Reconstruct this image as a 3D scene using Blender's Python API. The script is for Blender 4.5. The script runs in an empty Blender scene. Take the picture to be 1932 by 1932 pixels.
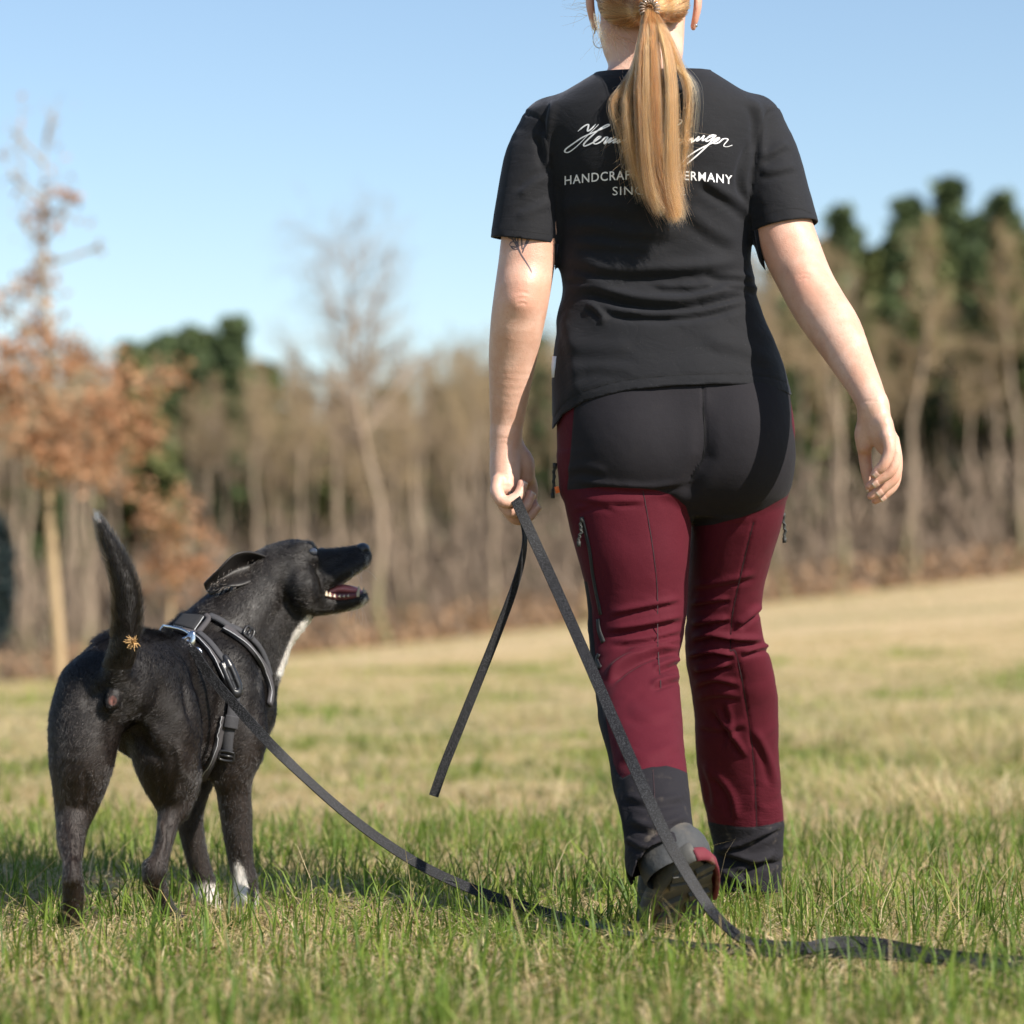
import bpy, bmesh, math, random, time
import numpy as np
import openvdb as vdb
from mathutils import Vector, Matrix
from mathutils.bvhtree import BVHTree
T0 = time.time()
rng = np.random.default_rng(7)
random.seed(7)
scene = bpy.context.scene
COL = scene.collection

# ------------------------------------------------------------------ camera, sky, sun, exposure
FV, CXV, HYV, CAMY, CAMZ = 5650.0, 966.0, 1175.0, -5.0, 0.5      # focal length and centre in units of 1/1932 of the picture
cam_d = bpy.data.cameras.new('camera')
cam = bpy.data.objects.new('camera', cam_d)
COL.objects.link(cam)
cam.location = (0, CAMY, CAMZ)
cam.rotation_euler = (math.pi / 2, 0, 0)
cam_d.sensor_width = 36
cam_d.lens = 36 * FV / 1932
cam_d.shift_y = (HYV - CXV) / 1932
cam_d.clip_end = 3000
cam_d.dof.use_dof = True
cam_d.dof.focus_distance = 4.88
cam_d.dof.aperture_fstop = 3.5
cam_d.dof.aperture_blades = 9
scene.camera = cam

SUN_EL, SUN_AZ = math.radians(38), math.radians(51)     # azimuth: from straight behind the camera towards its right
sun_dir = Vector((math.sin(SUN_AZ) * math.cos(SUN_EL), -math.cos(SUN_AZ) * math.cos(SUN_EL), math.sin(SUN_EL)))
world = bpy.data.worlds.new('World')
scene.world = world
world.use_nodes = True
nt = world.node_tree
bg = nt.nodes['Background']
sky = nt.nodes.new('ShaderNodeTexSky')
sky.sky_type = 'NISHITA'
sky.sun_disc = False
sky.sun_elevation = SUN_EL
sky.sun_rotation = math.pi - SUN_AZ
sky.air_density = 1.0
sky.dust_density = 0.35
sky.ozone_density = 1.4
nt.links.new(sky.outputs[0], bg.inputs[0])
bg.inputs[1].default_value = 0.092
sun_l = bpy.data.lights.new('sun', 'SUN')
sun_l.energy = 5.0
sun_l.angle = math.radians(0.53)
sun_l.color = (1.0, 0.93, 0.83)
sun_o = bpy.data.objects.new('sun', sun_l)
COL.objects.link(sun_o)
sun_o.rotation_euler = sun_dir.to_track_quat('Z', 'Y').to_euler()
sun_o.location = (6, -6, 8)
scene.view_settings.view_transform = 'Standard'
scene.view_settings.look = 'None'
scene.view_settings.gamma = 1
scene.view_settings.use_curve_mapping = False
scene.view_settings.exposure = 0.8
try:
    scene.cycles.use_denoising = True
    scene.cycles.max_bounces = 8
    scene.cycles.transparent_max_bounces = 8
except Exception:
    pass

# ------------------------------------------------------------------ helpers
YOFF = 0.0
def P(px, py, Y):
    Y = Y + YOFF
    s = (Y - CAMY) / FV
    return np.array([(px - CXV) * s, Y, CAMZ + (HYV - py) * s])

def SC(Y):
    return (Y - CAMY) / FV

def tag(o, label=None, cat=None, group=None, kind=None):
    if label: o['label'] = label
    if cat: o['category'] = cat
    if group: o['group'] = group
    if kind: o['kind'] = kind
    return o

def empty(name, loc=(0, 0, 0), label=None, cat=None, group=None):
    o = bpy.data.objects.new(name, None)
    o.empty_display_size = 0.1
    o.location = loc
    COL.objects.link(o)
    return tag(o, label, cat, group)

def parent_to(o, par):
    o.parent = par
    m = Matrix.Identity(4)
    q = par
    while q is not None:
        m = (q.matrix_parent_inverse if q.parent else Matrix.Identity(4)) @ q.matrix_basis @ m
        q = q.parent
    o.matrix_parent_inverse = m.inverted()

def mk_mesh(name, V, Fq, mat, par=None, smooth=True, attrs=None):
    """V (n,3); Fq list of face arrays: each (m,3) or (m,4)"""
    V = np.asarray(V, dtype=np.float32)
    if isinstance(Fq, np.ndarray): Fq = [Fq]
    Fq = [np.asarray(f, dtype=np.int32) for f in Fq if len(f)]
    me = bpy.data.meshes.new(name)
    me.vertices.add(len(V)); me.vertices.foreach_set('co', V.ravel())
    loops = np.concatenate([f.ravel() for f in Fq])
    tot = np.concatenate([np.full(len(f), f.shape[1], dtype=np.int32) for f in Fq])
    st = np.concatenate([[0], np.cumsum(tot)[:-1]]).astype(np.int32)
    me.loops.add(len(loops)); me.loops.foreach_set('vertex_index', loops)
    me.polygons.add(len(tot)); me.polygons.foreach_set('loop_start', st)
    me.polygons.foreach_set('use_smooth', np.full(len(tot), smooth, dtype=bool))
    if attrs:
        for k, a in attrs.items():
            a = np.asarray(a, dtype=np.float32)
            if a.ndim == 1:
                at = me.attributes.new(k, 'FLOAT', 'POINT'); at.data.foreach_set('value', a)
            else:
                at = me.attributes.new(k, 'FLOAT_VECTOR', 'POINT'); at.data.foreach_set('vector', a.ravel())
    me.update(calc_edges=True)
    me.validate()
    if mat: me.materials.append(mat)
    o = bpy.data.objects.new(name, me)
    COL.objects.link(o)
    if par is not None: parent_to(o, par)
    return o

def quads_tris(V, q, t):
    return [f for f in (q, t) if f is not None and len(f)]

# ---- value noise
def vnoise(p, seed=0):
    p = np.asarray(p, dtype=np.float64)
    i = np.floor(p).astype(np.int64); f = p - i
    f = f * f * (3 - 2 * f)
    def h(a, b, c):
        n = (a * 374761393 + b * 668265263 + c * 2147483647 + seed * 974711) & 0xffffffff
        n = ((n ^ (n >> 13)) * 1274126177) & 0xffffffff
        n = n ^ (n >> 16)
        return (n & 0xffff) / 65535.0
    x, y, z = i[..., 0], i[..., 1], i[..., 2]
    fx, fy, fz = f[..., 0], f[..., 1], f[..., 2]
    r = 0
    for dx in (0, 1):
        wx = fx if dx else 1 - fx
        for dy in (0, 1):
            wy = fy if dy else 1 - fy
            for dz in (0, 1):
                wz = fz if dz else 1 - fz
                r = r + wx * wy * wz * h(x + dx, y + dy, z + dz)
    return r * 2 - 1

def fbm(p, seed=0, octs=3):
    r = 0; a = 1.0
    for k in range(octs):
        r = r + a * vnoise(np.asarray(p) * (2 ** k), seed + k * 17); a *= 0.5
    return r / 1.75

def catmull(pts, n):
    pts = np.asarray(pts, dtype=float)
    if len(pts) < 3: 
        t = np.linspace(0, 1, n * (len(pts) - 1) + 1)[:, None]
        return pts[0] * (1 - t) + pts[-1] * t
    q = np.vstack([2 * pts[0] - pts[1], pts, 2 * pts[-1] - pts[-2]])
    out = []
    for i in range(1, len(q) - 2):
        p0, p1, p2, p3 = q[i - 1], q[i], q[i + 1], q[i + 2]
        for k in range(n):
            t = k / n
            out.append(0.5 * ((2 * p1) + (-p0 + p2) * t + (2 * p0 - 5 * p1 + 4 * p2 - p3) * t * t + (-p0 + 3 * p1 - 3 * p2 + p3) * t ** 3))
    out.append(q[-2])
    return np.array(out)

# ---- signed distance modelling
class Field:
    def __init__(s): s.ops = []
    def add(s, f, lo, hi, k=0.01, mode='u'):
        s.ops.append((f, np.asarray(lo, float), np.asarray(hi, float), k, mode)); return s
    # chain of round cones; pts rows x,y,z,r ; flat=(axis, factor)
    def chain(s, pts, k=0.01, sub=3, flat=None, mode='u'):
        pts = np.asarray(pts, float)
        d = catmull(pts, sub) if sub > 1 and len(pts) > 2 else pts
        C, R = d[:, :3], np.maximum(d[:, 3], 0.0005)
        M = None
        if flat is not None:
            e = np.asarray(flat[0], float); e = e / np.linalg.norm(e)
            M = np.eye(3) + (1 / flat[1] - 1) * np.outer(e, e)
            Cm = C @ M
        else: Cm = C
        grow = max(1.0, flat[1]) if flat is not None else 1.0
        A, B = Cm[:-1].astype(np.float32), Cm[1:].astype(np.float32)
        def f(p):
            q = (p @ M.astype(np.float32)) if M is not None else p
            best = None
            for a, b, ra, rb in zip(A, B, R[:-1], R[1:]):
                ba = b - a; L = float(ba @ ba) + 1e-12
                w = q - a
                t = np.clip((w @ ba) / L, 0, 1)
                w = w - t[:, None] * ba
                v = np.sqrt(np.einsum('ij,ij->i', w, w)) - (ra + (rb - ra) * t)
                best = v if best is None else np.minimum(best, v)
            return best
        rr = R.max() * grow
        return s.add(f, (C - R[:, None] * grow).min(0), (C + R[:, None] * grow).max(0), k, mode)
    def ball(s, c, r, k=0.01, rot=None, mode='u'):
        c = np.asarray(c, np.float32); r = np.asarray(r, np.float32) * np.ones(3, np.float32)
        Rm = np.asarray(rot, np.float32) if rot is not None else None     # rows are local axes
        def f(p):
            q = p - c
            if Rm is not None: q = q @ Rm.T
            k0 = np.sqrt(((q / r) ** 2).sum(1)); k1 = np.sqrt(((q / (r * r)) ** 2).sum(1)) + 1e-9
            return k0 * (k0 - 1) / k1
        m = r.max() if Rm is not None else r
        return s.add(f, c - m, c + m, k, mode)
    # stack of horizontal rings: rows (z, cx, cy, a, back, front)
    def loft(s, rows, k=0.01, n=2.2, mode='u'):
        rows = np.asarray(rows, float); rows = rows[np.argsort(rows[:, 0])]
        d = catmull(rows, 8); d = d[np.argsort(d[:, 0])]
        z = d[:, 0]
        def f(p):
            g = [np.interp(p[:, 2], z, d[:, i]).astype(np.float32) for i in range(1, 6)]
            x = p[:, 0] - g[0]; y = p[:, 1] - g[1]
            a = g[2]; b = np.where(y < 0, g[3], g[4])
            u = np.abs(x / a); v = np.abs(y / b)
            kk = (u ** n + v ** n) ** (1 / n) + 1e-6
            gr = np.sqrt((u / a) ** 2 + (v / b) ** 2) + 1e-6
            r = kk * (kk - 1) / gr
            r = np.where(kk < 0.3, -0.7 * np.minimum(a, b), r)
            return np.maximum(r, np.maximum(p[:, 2] - z[-1], z[0] - p[:, 2]))
        lo = [(d[:, 1] - d[:, 3]).min(), (d[:, 2] - d[:, 4]).min(), z[0]]
        hi = [(d[:, 1] + d[:, 3]).max(), (d[:, 2] + d[:, 5]).max(), z[-1]]
        return s.add(f, lo, hi, k, mode)
    def box(s):
        lo = np.min([o[1] for o in s.ops if o[4] == 'u'], axis=0); hi = np.max([o[2] for o in s.ops if o[4] == 'u'], axis=0)
        return lo, hi
    def ev(s, p, lo, hi):
        d = np.full(len(p), 0.5, np.float32)
        for f, a, b, k, mode in s.ops:
            m = k + 0.02
            if np.any(a - m > hi) or np.any(b + m < lo): continue
            v = f(p)
            if mode == 'u':
                h = np.maximum(k - np.abs(d - v), 0) / k
                d = np.minimum(d, v) - h * h * k * 0.25
            else:
                h = np.maximum(k - np.abs(d + v), 0) / k
                d = np.maximum(d, -v) + h * h * k * 0.25
        return d
    def mesh(s, vox, adapt=0.0, N=20):
        lo, hi = s.box(); lo = lo - 3 * vox; hi = hi + 3 * vox
        i0 = np.floor(lo / vox / N).astype(int); i1 = np.ceil(hi / vox / N).astype(int)
        g = vdb.FloatGrid(0.5)
        ax = np.arange(N, dtype=np.float32)
        loc = np.stack(np.meshgrid(ax, ax, ax, indexing='ij'), -1).reshape(-1, 3)
        test = np.array([[x, y, z] for x in (0, .5, 1) for y in (0, .5, 1) for z in (0, .5, 1)], np.float32) * N
        half = N * vox
        for i in range(i0[0], i1[0]):
            for j in range(i0[1], i1[1]):
                for k in range(i0[2], i1[2]):
                    o = np.array([i, j, k]) * N
                    a = o * vox; b = a + half
                    tv = s.ev(((test + o) * vox).astype(np.float32), a, b)
                    mn = np.abs(tv).min()
                    if mn > half * 0.75 and (tv > 0).all(): continue
                    if mn > half * 0.75 and (tv < 0).all():
                        g.copyFromArray(np.full((N, N, N), -0.1, np.float32), ijk=tuple(int(c) for c in o)); continue
                    v = s.ev(((loc + o) * vox).astype(np.float32), a, b)
                    g.copyFromArray(np.ascontiguousarray(v.reshape(N, N, N)), ijk=tuple(int(c) for c in o))
        g.transform = vdb.createLinearTransform(voxelSize=vox)
        pts, tris, quads = g.convertToPolygons(0.0, adapt)
        pts = np.asarray(pts, float)
        tris = np.asarray(tris, np.int32).reshape(-1, 3)[:, ::-1]; quads = np.asarray(quads, np.int32).reshape(-1, 4)[:, ::-1]
        vol = sum(np.einsum('ij,ij->', np.cross(pts[f[:, 0]], pts[f[:, 1]]), pts[f[:, 2]]) for f in (quads, tris) if len(f))
        if vol < 0: tris = tris[:, ::-1]; quads = quads[:, ::-1]
        return pts, [np.ascontiguousarray(quads), np.ascontiguousarray(tris)]

def drop_islands(V, Fs):
    """keep the largest connected piece"""
    n = len(V); lab = np.arange(n)
    E = np.vstack([np.vstack([f[:, i], f[:, (i + 1) % f.shape[1]]]).T for f in Fs if len(f) for i in range(f.shape[1])])
    for _ in range(200):
        m = np.minimum(lab[E[:, 0]], lab[E[:, 1]])
        old = lab.copy()
        np.minimum.at(lab, E[:, 0], m); np.minimum.at(lab, E[:, 1], m)
        lab = lab[lab]
        if (old == lab).all(): break
    u, c = np.unique(lab, return_counts=True)
    keep = lab == u[np.argmax(c)]
    return keep_verts(V, Fs, keep)

def keep_verts(V, Fs, keep, any_=False):
    out = []
    for f in Fs:
        if not len(f): out.append(f); continue
        m = keep[f].any(1) if any_ else keep[f].all(1)
        out.append(f[m])
    used = np.zeros(len(V), bool)
    for f in out:
        if len(f): used[f.ravel()] = True
    idx = np.cumsum(used) - 1
    return V[used], [idx[f].astype(np.int32) if len(f) else f for f in out], used

def normals(V, Fs):
    N = np.zeros_like(V)
    for f in Fs:
        if not len(f): continue
        if f.shape[1] == 4: n = np.cross(V[f[:, 2]] - V[f[:, 0]], V[f[:, 3]] - V[f[:, 1]])
        else: n = np.cross(V[f[:, 1]] - V[f[:, 0]], V[f[:, 2]] - V[f[:, 0]])
        for i in range(f.shape[1]): np.add.at(N, f[:, i], n)
    return N / (np.linalg.norm(N, axis=1)[:, None] + 1e-12)

def smooth_v(V, Fs, it=1, w=0.5, mask=None):
    E = np.vstack([np.vstack([f[:, i], f[:, (i + 1) % f.shape[1]]]).T for f in Fs if len(f) for i in range(f.shape[1])])
    for _ in range(it):
        S = np.zeros_like(V); C = np.zeros(len(V))
        for a, b in ((0, 1), (1, 0)):
            np.add.at(S, E[:, a], V[E[:, b]]); np.add.at(C, E[:, a], 1)
        D = S / np.maximum(C, 1)[:, None] - V
        V = V + w * (D if mask is None else D * mask[:, None])
    return V

def bvh_of(V, Fs):
    polys = []
    for f in Fs:
        if len(f): polys += f.tolist()
    return BVHTree.FromPolygons([tuple(v) for v in V], polys)

CAM = Vector((0, CAMY, CAMZ))
def hit(bvh, px, py, off=0.0):
    """point of a surface seen at picture position px,py; off: raised along the surface normal"""
    d = Vector(P(px, py, 0.0)) - CAM; d.normalize()
    l, n, i, t = bvh.ray_cast(CAM, d)
    if l is None: return None, None
    if n.dot(d) > 0: n = -n
    return np.array(l + n * off), np.array(n)

def vpix(V):
    s = (V[:, 1] - CAMY) / FV
    return np.stack([V[:, 0] / s + CXV, HYV - (V[:, 2] - CAMZ) / s], 1)

def dpoly(q, line):
    """distance, signed side and parameter of 2-D points to a polyline"""
    line = np.asarray(line, float)
    best = np.full(len(q), 1e9); side = np.zeros(len(q)); par = np.zeros(len(q))
    seg = np.linalg.norm(np.diff(line, axis=0), axis=1); cum = np.concatenate([[0], np.cumsum(seg)]); tot = cum[-1]
    for i in range(len(line) - 1):
        a, b = line[i], line[i + 1]; ba = b - a
        w = q - a; t = np.clip((w @ ba) / (ba @ ba + 1e-9), 0, 1)
        e = w - t[:, None] * ba; d = np.linalg.norm(e, axis=1)
        c = ba[0] * w[:, 1] - ba[1] * w[:, 0]
        m = d < best
        best[m] = d[m]; side[m] = np.sign(c[m]); par[m] = ((cum[i] + t * seg[i]) / tot)[m]
    return best, side, par

def sdpolygon(q, poly):
    """signed distance to a closed polygon, negative inside"""
    poly = np.asarray(poly, float)
    d = dpoly(q, np.vstack([poly, poly[:1]]))[0]
    ins = np.zeros(len(q), bool); n = len(poly)
    for i in range(n):
        a, b = poly[i], poly[(i + 1) % n]
        c = ((a[1] > q[:, 1]) != (b[1] > q[:, 1])) & (q[:, 0] < (b[0] - a[0]) * (q[:, 1] - a[1]) / (b[1] - a[1] + 1e-12) + a[0])
        ins ^= c
    return np.where(ins, -d, d)

def fold(q, line, amp, w, groove=0.7):
    """height of a cloth fold running along a polyline; the groove lies on its right-hand side (below, for a line drawn left to right)"""
    ln = catmull(line, 6) if len(line) > 2 else np.asarray(line, float)
    d, sd, t = dpoly(q, ln)
    s = d * np.where(sd == 0, 1, sd)
    end = np.clip(np.minimum(t, 1 - t) / 0.22, 0, 1); end = end * end * (3 - 2 * end)
    return amp * end * (np.exp(-(s / w) ** 2) - groove * np.exp(-((s - 1.5 * w) / (0.8 * w)) ** 2))

def tube(path, rad, sides=8, cap=True, flat=None):
    """swept tube; path (n,3), rad scalar or (n,) ; flat=(axis, factor)"""
    path = np.asarray(path, float); n = len(path); rad = np.ones(n) * rad
    Tn = np.gradient(path, axis=0); Tn /= np.linalg.norm(Tn, axis=1)[:, None] + 1e-12
    up = np.array([0, 0, 1.0]) if abs(Tn[0][2]) < 0.9 else np.array([0, 1.0, 0])
    V = []
    u = np.cross(up, Tn[0]); u /= np.linalg.norm(u)
    for i in range(n):
        u = u - Tn[i] * (u @ Tn[i]); u /= np.linalg.norm(u) + 1e-12
        w = np.cross(Tn[i], u)
        for k in range(sides):
            a = 2 * math.pi * k / sides
            V.append(path[i] + rad[i] * (math.cos(a) * u + math.sin(a) * w))
    V = np.array(V); q = []
    for i in range(n - 1):
        for k in range(sides):
            k2 = (k + 1) % sides
            q.append((i * sides + k, i * sides + k2, (i + 1) * sides + k2, (i + 1) * sides + k))
    q = np.array(q, np.int32); t = []
    if cap:
        V = np.vstack([V, path[0], path[-1]])
        for k in range(sides):
            k2 = (k + 1) % sides
            t.append((n * sides, k2, k)); t.append((n * sides + 1, (n - 1) * sides + k, (n - 1) * sides + k2))
    return V, [q, np.array(t, np.int32).reshape(-1, 3)]

def merge(parts):
    Vs, Q, T = [], [], []; o = 0
    for V, Fs in parts:
        Vs.append(V)
        for f in Fs:
            if len(f): (Q if f.shape[1] == 4 else T).append(f + o)
        o += len(V)
    return np.vstack(Vs), [np.vstack(Q) if Q else np.zeros((0, 4), np.int32), np.vstack(T) if T else np.zeros((0, 3), np.int32)]

def strap(path, nrm, width, thick, sub=1):
    """flat band: path (n,3), nrm (n,3) face normal"""
    path = np.asarray(path, float); nrm = np.asarray(nrm, float)
    width = np.ones(len(path)) * width
    Tn = np.gradient(path, axis=0); Tn /= np.linalg.norm(Tn, axis=1)[:, None] + 1e-12
    nrm = nrm - Tn * (nrm * Tn).sum(1)[:, None]; nrm /= np.linalg.norm(nrm, axis=1)[:, None] + 1e-12
    sd = np.cross(Tn, nrm)
    prof = [(-.5, -.2), (-.485, .5), (0, .52), (.485, .5), (.5, -.2), (.46, -.5), (-.46, -.5)]
    m = len(prof); V = []
    for i in range(len(path)):
        for a, b in prof: V.append(path[i] + sd[i] * a * width[i] + nrm[i] * b * thick)
    q = []
    for i in range(len(path) - 1):
        for k in range(m):
            k2 = (k + 1) % m
            q.append((i * m + k, (i + 1) * m + k, (i + 1) * m + k2, i * m + k2))
    V = np.array(V); e = (len(path) - 1) * m
    t = [(0, k, k + 1) for k in range(1, m - 1)] + [(e, e + k + 1, e + k) for k in range(1, m - 1)]
    return V, [np.array(q, np.int32), np.array(t, np.int32)]

# ------------------------------------------------------------------ materials
class Mat:
    def __init__(s, name):
        s.m = bpy.data.materials.new(name); s.m.use_nodes = True
        s.t = s.m.node_tree; s.b = s.t.nodes['Principled BSDF']; s.out = s.t.nodes['Material Output']
    def n(s, typ, **kw):
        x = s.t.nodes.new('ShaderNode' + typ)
        for k, v in kw.items(): setattr(x, k, v)
        return x
    def l(s, a, b): s.t.links.new(a, b); return s
    def set(s, **kw):
        al = {'col': 'Base Color', 'rough': 'Roughness', 'metal': 'Metallic', 'spec': 'Specular IOR Level', 'sss': 'Subsurface Weight', 'sheen': 'Sheen Weight', 'sheen_r': 'Sheen Roughness', 'coat': 'Coat Weight'}
        for k, v in kw.items():
            i = s.b.inputs[al.get(k, k)]
            i.default_value = (*v, 1) if isinstance(v, (tuple, list)) and len(v) == 3 and i.type == 'RGBA' else v
        return s
    def coord(s, scale=(1, 1, 1), kind='Object'):
        c = s.n('TexCoord'); m = s.n('Mapping'); m.inputs['Scale'].default_value = scale
        s.l(c.outputs[kind], m.inputs[0]); return m.outputs[0]
    def noise(s, scale, vec=None, detail=4, rough=0.55, dist=0.0):
        x = s.n('TexNoise'); x.inputs['Scale'].default_value = scale; x.inputs['Detail'].default_value = detail
        x.inputs['Roughness'].default_value = rough; x.inputs['Distortion'].default_value = dist
        s.l(vec if vec is not None else s.coord(), x.inputs['Vector']); return x.outputs[0]
    def ramp(s, fac, stops):
        x = s.n('ValToRGB'); e = x.color_ramp.elements
        while len(e) > len(stops): e.remove(e[-1])
        while len(e) < len(stops): e.new(0.5)
        for el, (p, c) in zip(e, stops):
            el.position = p; el.color = (*c, 1) if len(c) == 3 else c
        s.l(fac, x.inputs[0]); return x.outputs[0]
    def mix(s, fac, a, b, mode='MIX'):
        x = s.n('Mix', data_type='RGBA', blend_type=mode)
        for v, i in ((fac, 0), (a, 6), (b, 7)):
            if hasattr(v, 'is_output') or hasattr(v, 'links'): s.l(v, x.inputs[i])
            else: x.inputs[i].default_value = (*v, 1) if isinstance(v, tuple) and len(v) == 3 else v
        return x.outputs[2]
    def math(s, op, a, b=0.0, c=None):
        x = s.n('Math', operation=op)
        for v, i in ((a, 0), (b, 1), (c, 2)):
            if v is None: continue
            if hasattr(v, 'links'): s.l(v, x.inputs[i])
            else: x.inputs[i].default_value = v
        return x.outputs[0]
    def attr(s, name, out='Fac'):
        x = s.n('Attribute'); x.attribute_name = name; return x.outputs[out]
    def bump(s, h, strength=0.3, dist=0.002, prev=None):
        x = s.n('Bump'); x.inputs['Strength'].default_value = strength; x.inputs['Distance'].default_value = dist
        s.l(h, x.inputs['Height'])
        if prev is not None: s.l(prev, x.inputs['Normal'])
        s.l(x.outputs[0], s.b.inputs['Normal']); return x.outputs[0]
    def col(s, o): s.l(o, s.b.inputs['Base Color']); return s
    def smooth(s, v, lo, hi):
        x = s.n('MapRange', interpolation_type='SMOOTHSTEP'); s.l(v, x.inputs[0])
        x.inputs[1].default_value = lo; x.inputs[2].default_value = hi; return x.outputs[0]

def simple_mat(name, col, rough=0.5, metal=0.0, spec=0.5, nscale=60, var=0.25, bump=0.1, bdist=0.001):
    m = Mat(name); m.set(rough=rough, metal=metal, spec=spec)
    nz = m.noise(nscale)
    m.col(m.mix(nz, tuple(c * (1 - var) for c in col), tuple(min(1, c * (1 + var)) for c in col)))
    m.bump(m.noise(nscale * 3), bump, bdist)
    return m.m
# ------------------------------------------------------------------ meadow, wood edge
def terrain(x, y):
    x = np.asarray(x, float); y = np.asarray(y, float)
    D = y - CAMY
    zp = .5 - .003 * D + .1113 * x
    t = np.clip((D - 7) / 45, 0, 1); t = t * t * (3 - 2 * t)
    lim = np.clip(D / 75, 0, 1.35)
    z = t * (np.clip(zp, -3.2, 3.4) - .10 * (1 - np.clip((D - 20) / 60, 0, 1)) )
    far = np.clip((D - 82) / 60, 0, 1)
    z = z + far * far * 2.0
    z = z + (fbm(np.stack([x * .5, y * .5, x * 0], -1), 5, 2) * .05 * np.clip((D - 7) / 12, 0, 1)) + fbm(np.stack([x * 1.8, y * 1.8, x * 0], -1), 8, 2) * .012
    return z

def ground_mat():
    m = Mat('meadow_soil_and_thatch'); m.set(rough=0.95, spec=0.1)
    co = m.coord()
    a = m.noise(1.1, co, detail=5); b = m.noise(26, co, detail=6); c0 = m.noise(.18, co, detail=3)
    thatch = m.mix(b, (0.16, 0.12, 0.055), (0.52, 0.41, 0.23))
    green = m.mix(b, (0.07, 0.085, 0.025), (0.30, 0.28, 0.11))
    c = m.mix(m.smooth(a, .42, .62), green, thatch)
    xyz = m.n('SeparateXYZ'); m.l(co, xyz.inputs[0])
    far = m.smooth(xyz.outputs[1], 6, 26)
    tan = m.mix(m.noise(3.0, co, detail=6), (0.40, 0.29, 0.155), (0.56, 0.43, 0.25))
    tan = m.mix(m.math('MULTIPLY', m.smooth(c0, .5, .68), .55), tan, (0.20, 0.20, 0.08))
    c = m.mix(far, c, tan)
    wood = m.smooth(xyz.outputs[1], 69, 73)
    c = m.mix(wood, c, m.mix(m.noise(2.2, co, detail=5), (0.10, 0.06, 0.035), (0.27, 0.14, 0.075)))
    m.col(c); m.bump(b, 0.8, 0.03); return m.m
ys = np.concatenate([np.linspace(-7, 8, 150), np.geomspace(8.3, 400, 110)])
g = []
for y in ys:
    hw = 4 + .45 * max(0, y + 5)
    xs = np.linspace(-hw, hw, 91); g.append(np.stack([xs, np.full(91, y), terrain(xs, np.full(91, y))], 1))
g = np.array(g); V = g.reshape(-1, 3); nb = 91
q = np.array([(i * nb + j, i * nb + j + 1, (i + 1) * nb + j + 1, (i + 1) * nb + j) for i in range(len(ys) - 1) for j in range(nb - 1)], np.int32)
tag(mk_mesh('ground', V, q, ground_mat()), kind='structure')
# a broad sheet carries the land on to the horizon on every side
x0 = np.array([-1500, -300, -60, 60, 300, 1500.]); y0 = np.array([-900, -200, -40, 60, 130, 300, 1600.])
V = np.array([(x, y, -6.0 if abs(x) < 400 else -4.) for y in y0 for x in x0]); nb = 6
q = np.array([(i * nb + j, i * nb + j + 1, (i + 1) * nb + j + 1, (i + 1) * nb + j) for i in range(6) for j in range(5)], np.int32)
tag(mk_mesh('distant_ground', V, q, simple_mat('distant_meadow', (0.2, 0.17, 0.09), .95, nscale=.05)), kind='structure')

# ---- grass
def grass_mat():
    m = Mat('grass_blade'); m.set(rough=0.55, spec=0.3)
    t = m.attr('tone')
    c = m.ramp(t, [(0.0, (0.05, 0.095, 0.014)), (0.22, (0.12, 0.195, 0.026)), (0.42, (0.25, 0.305, 0.05)), (0.55, (0.34, 0.32, 0.095)), (0.68, (0.46, 0.35, 0.155)), (0.84, (0.60, 0.47, 0.255)), (1.0, (0.68, 0.57, 0.37))])
    m.col(c)
    tr = m.n('BsdfTranslucent'); m.l(c, tr.inputs[0])
    mx = m.n('MixShader'); mx.inputs[0].default_value = 0.4
    m.l(m.b.outputs[0], mx.inputs[1]); m.l(tr.outputs[0], mx.inputs[2]); m.l(mx.outputs[0], m.out.inputs[0]); return m.m
M_GRASS = grass_mat()

def patches(x, y):
    p = np.stack([x * .9, y * .55, x * 0], -1)
    return fbm(p, 71, 3) * .75 + fbm(p * 4.3, 77, 2) * .45
def blades(x, y, h, w, lean, tone, az=None, name='grass', base=None):
    n = len(x); z0 = terrain(x, y) - .006 if base is None else base
    az = rng.uniform(0, 2 * math.pi, n) if az is None else az
    fa = az + math.pi / 2 + rng.normal(0, .5, n)
    d = np.stack([np.cos(az), np.sin(az), np.zeros(n)], 1); s = np.stack([np.cos(fa), np.sin(fa), np.zeros(n)], 1)
    B0 = np.stack([x, y, z0], 1)
    V = np.zeros((n, 7, 3))
    curl = rng.uniform(.6, 1.6, n)
    for i, (t, ww) in enumerate(((0, .8), (.38, 1), (.74, .68))):
        a = lean * (t ** (1 + curl)); up = h * np.sin(np.clip(t * 1.0, 0, 1)) / np.sin(1.0) * (1 - .25 * lean * t)
        c = B0 + d * (a * h)[:, None]; c[:, 2] += up * (1 - .12 * lean)
        V[:, i * 2] = c - s * (w * ww * .5)[:, None]; V[:, i * 2 + 1] = c + s * (w * ww * .5)[:, None]
    c = B0 + d * (lean * h)[:, None]; c[:, 2] += h * np.clip(1 - .42 * lean, .05, 1); V[:, 6] = c
    b = (np.arange(n) * 7)[:, None]
    q = np.concatenate([b + [0, 1, 3, 2], b + [2, 3, 5, 4]]); t = b + [4, 5, 6]
    tn = np.repeat(np.clip(tone, 0, 1)[:, None], 7, 1) + np.array([.10, .10, .02, .02, 0, 0, .13])[None]
    return V.reshape(-1, 3), [q.astype(np.int32), t.astype(np.int32)], np.clip(tn, 0, 1).ravel()
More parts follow.
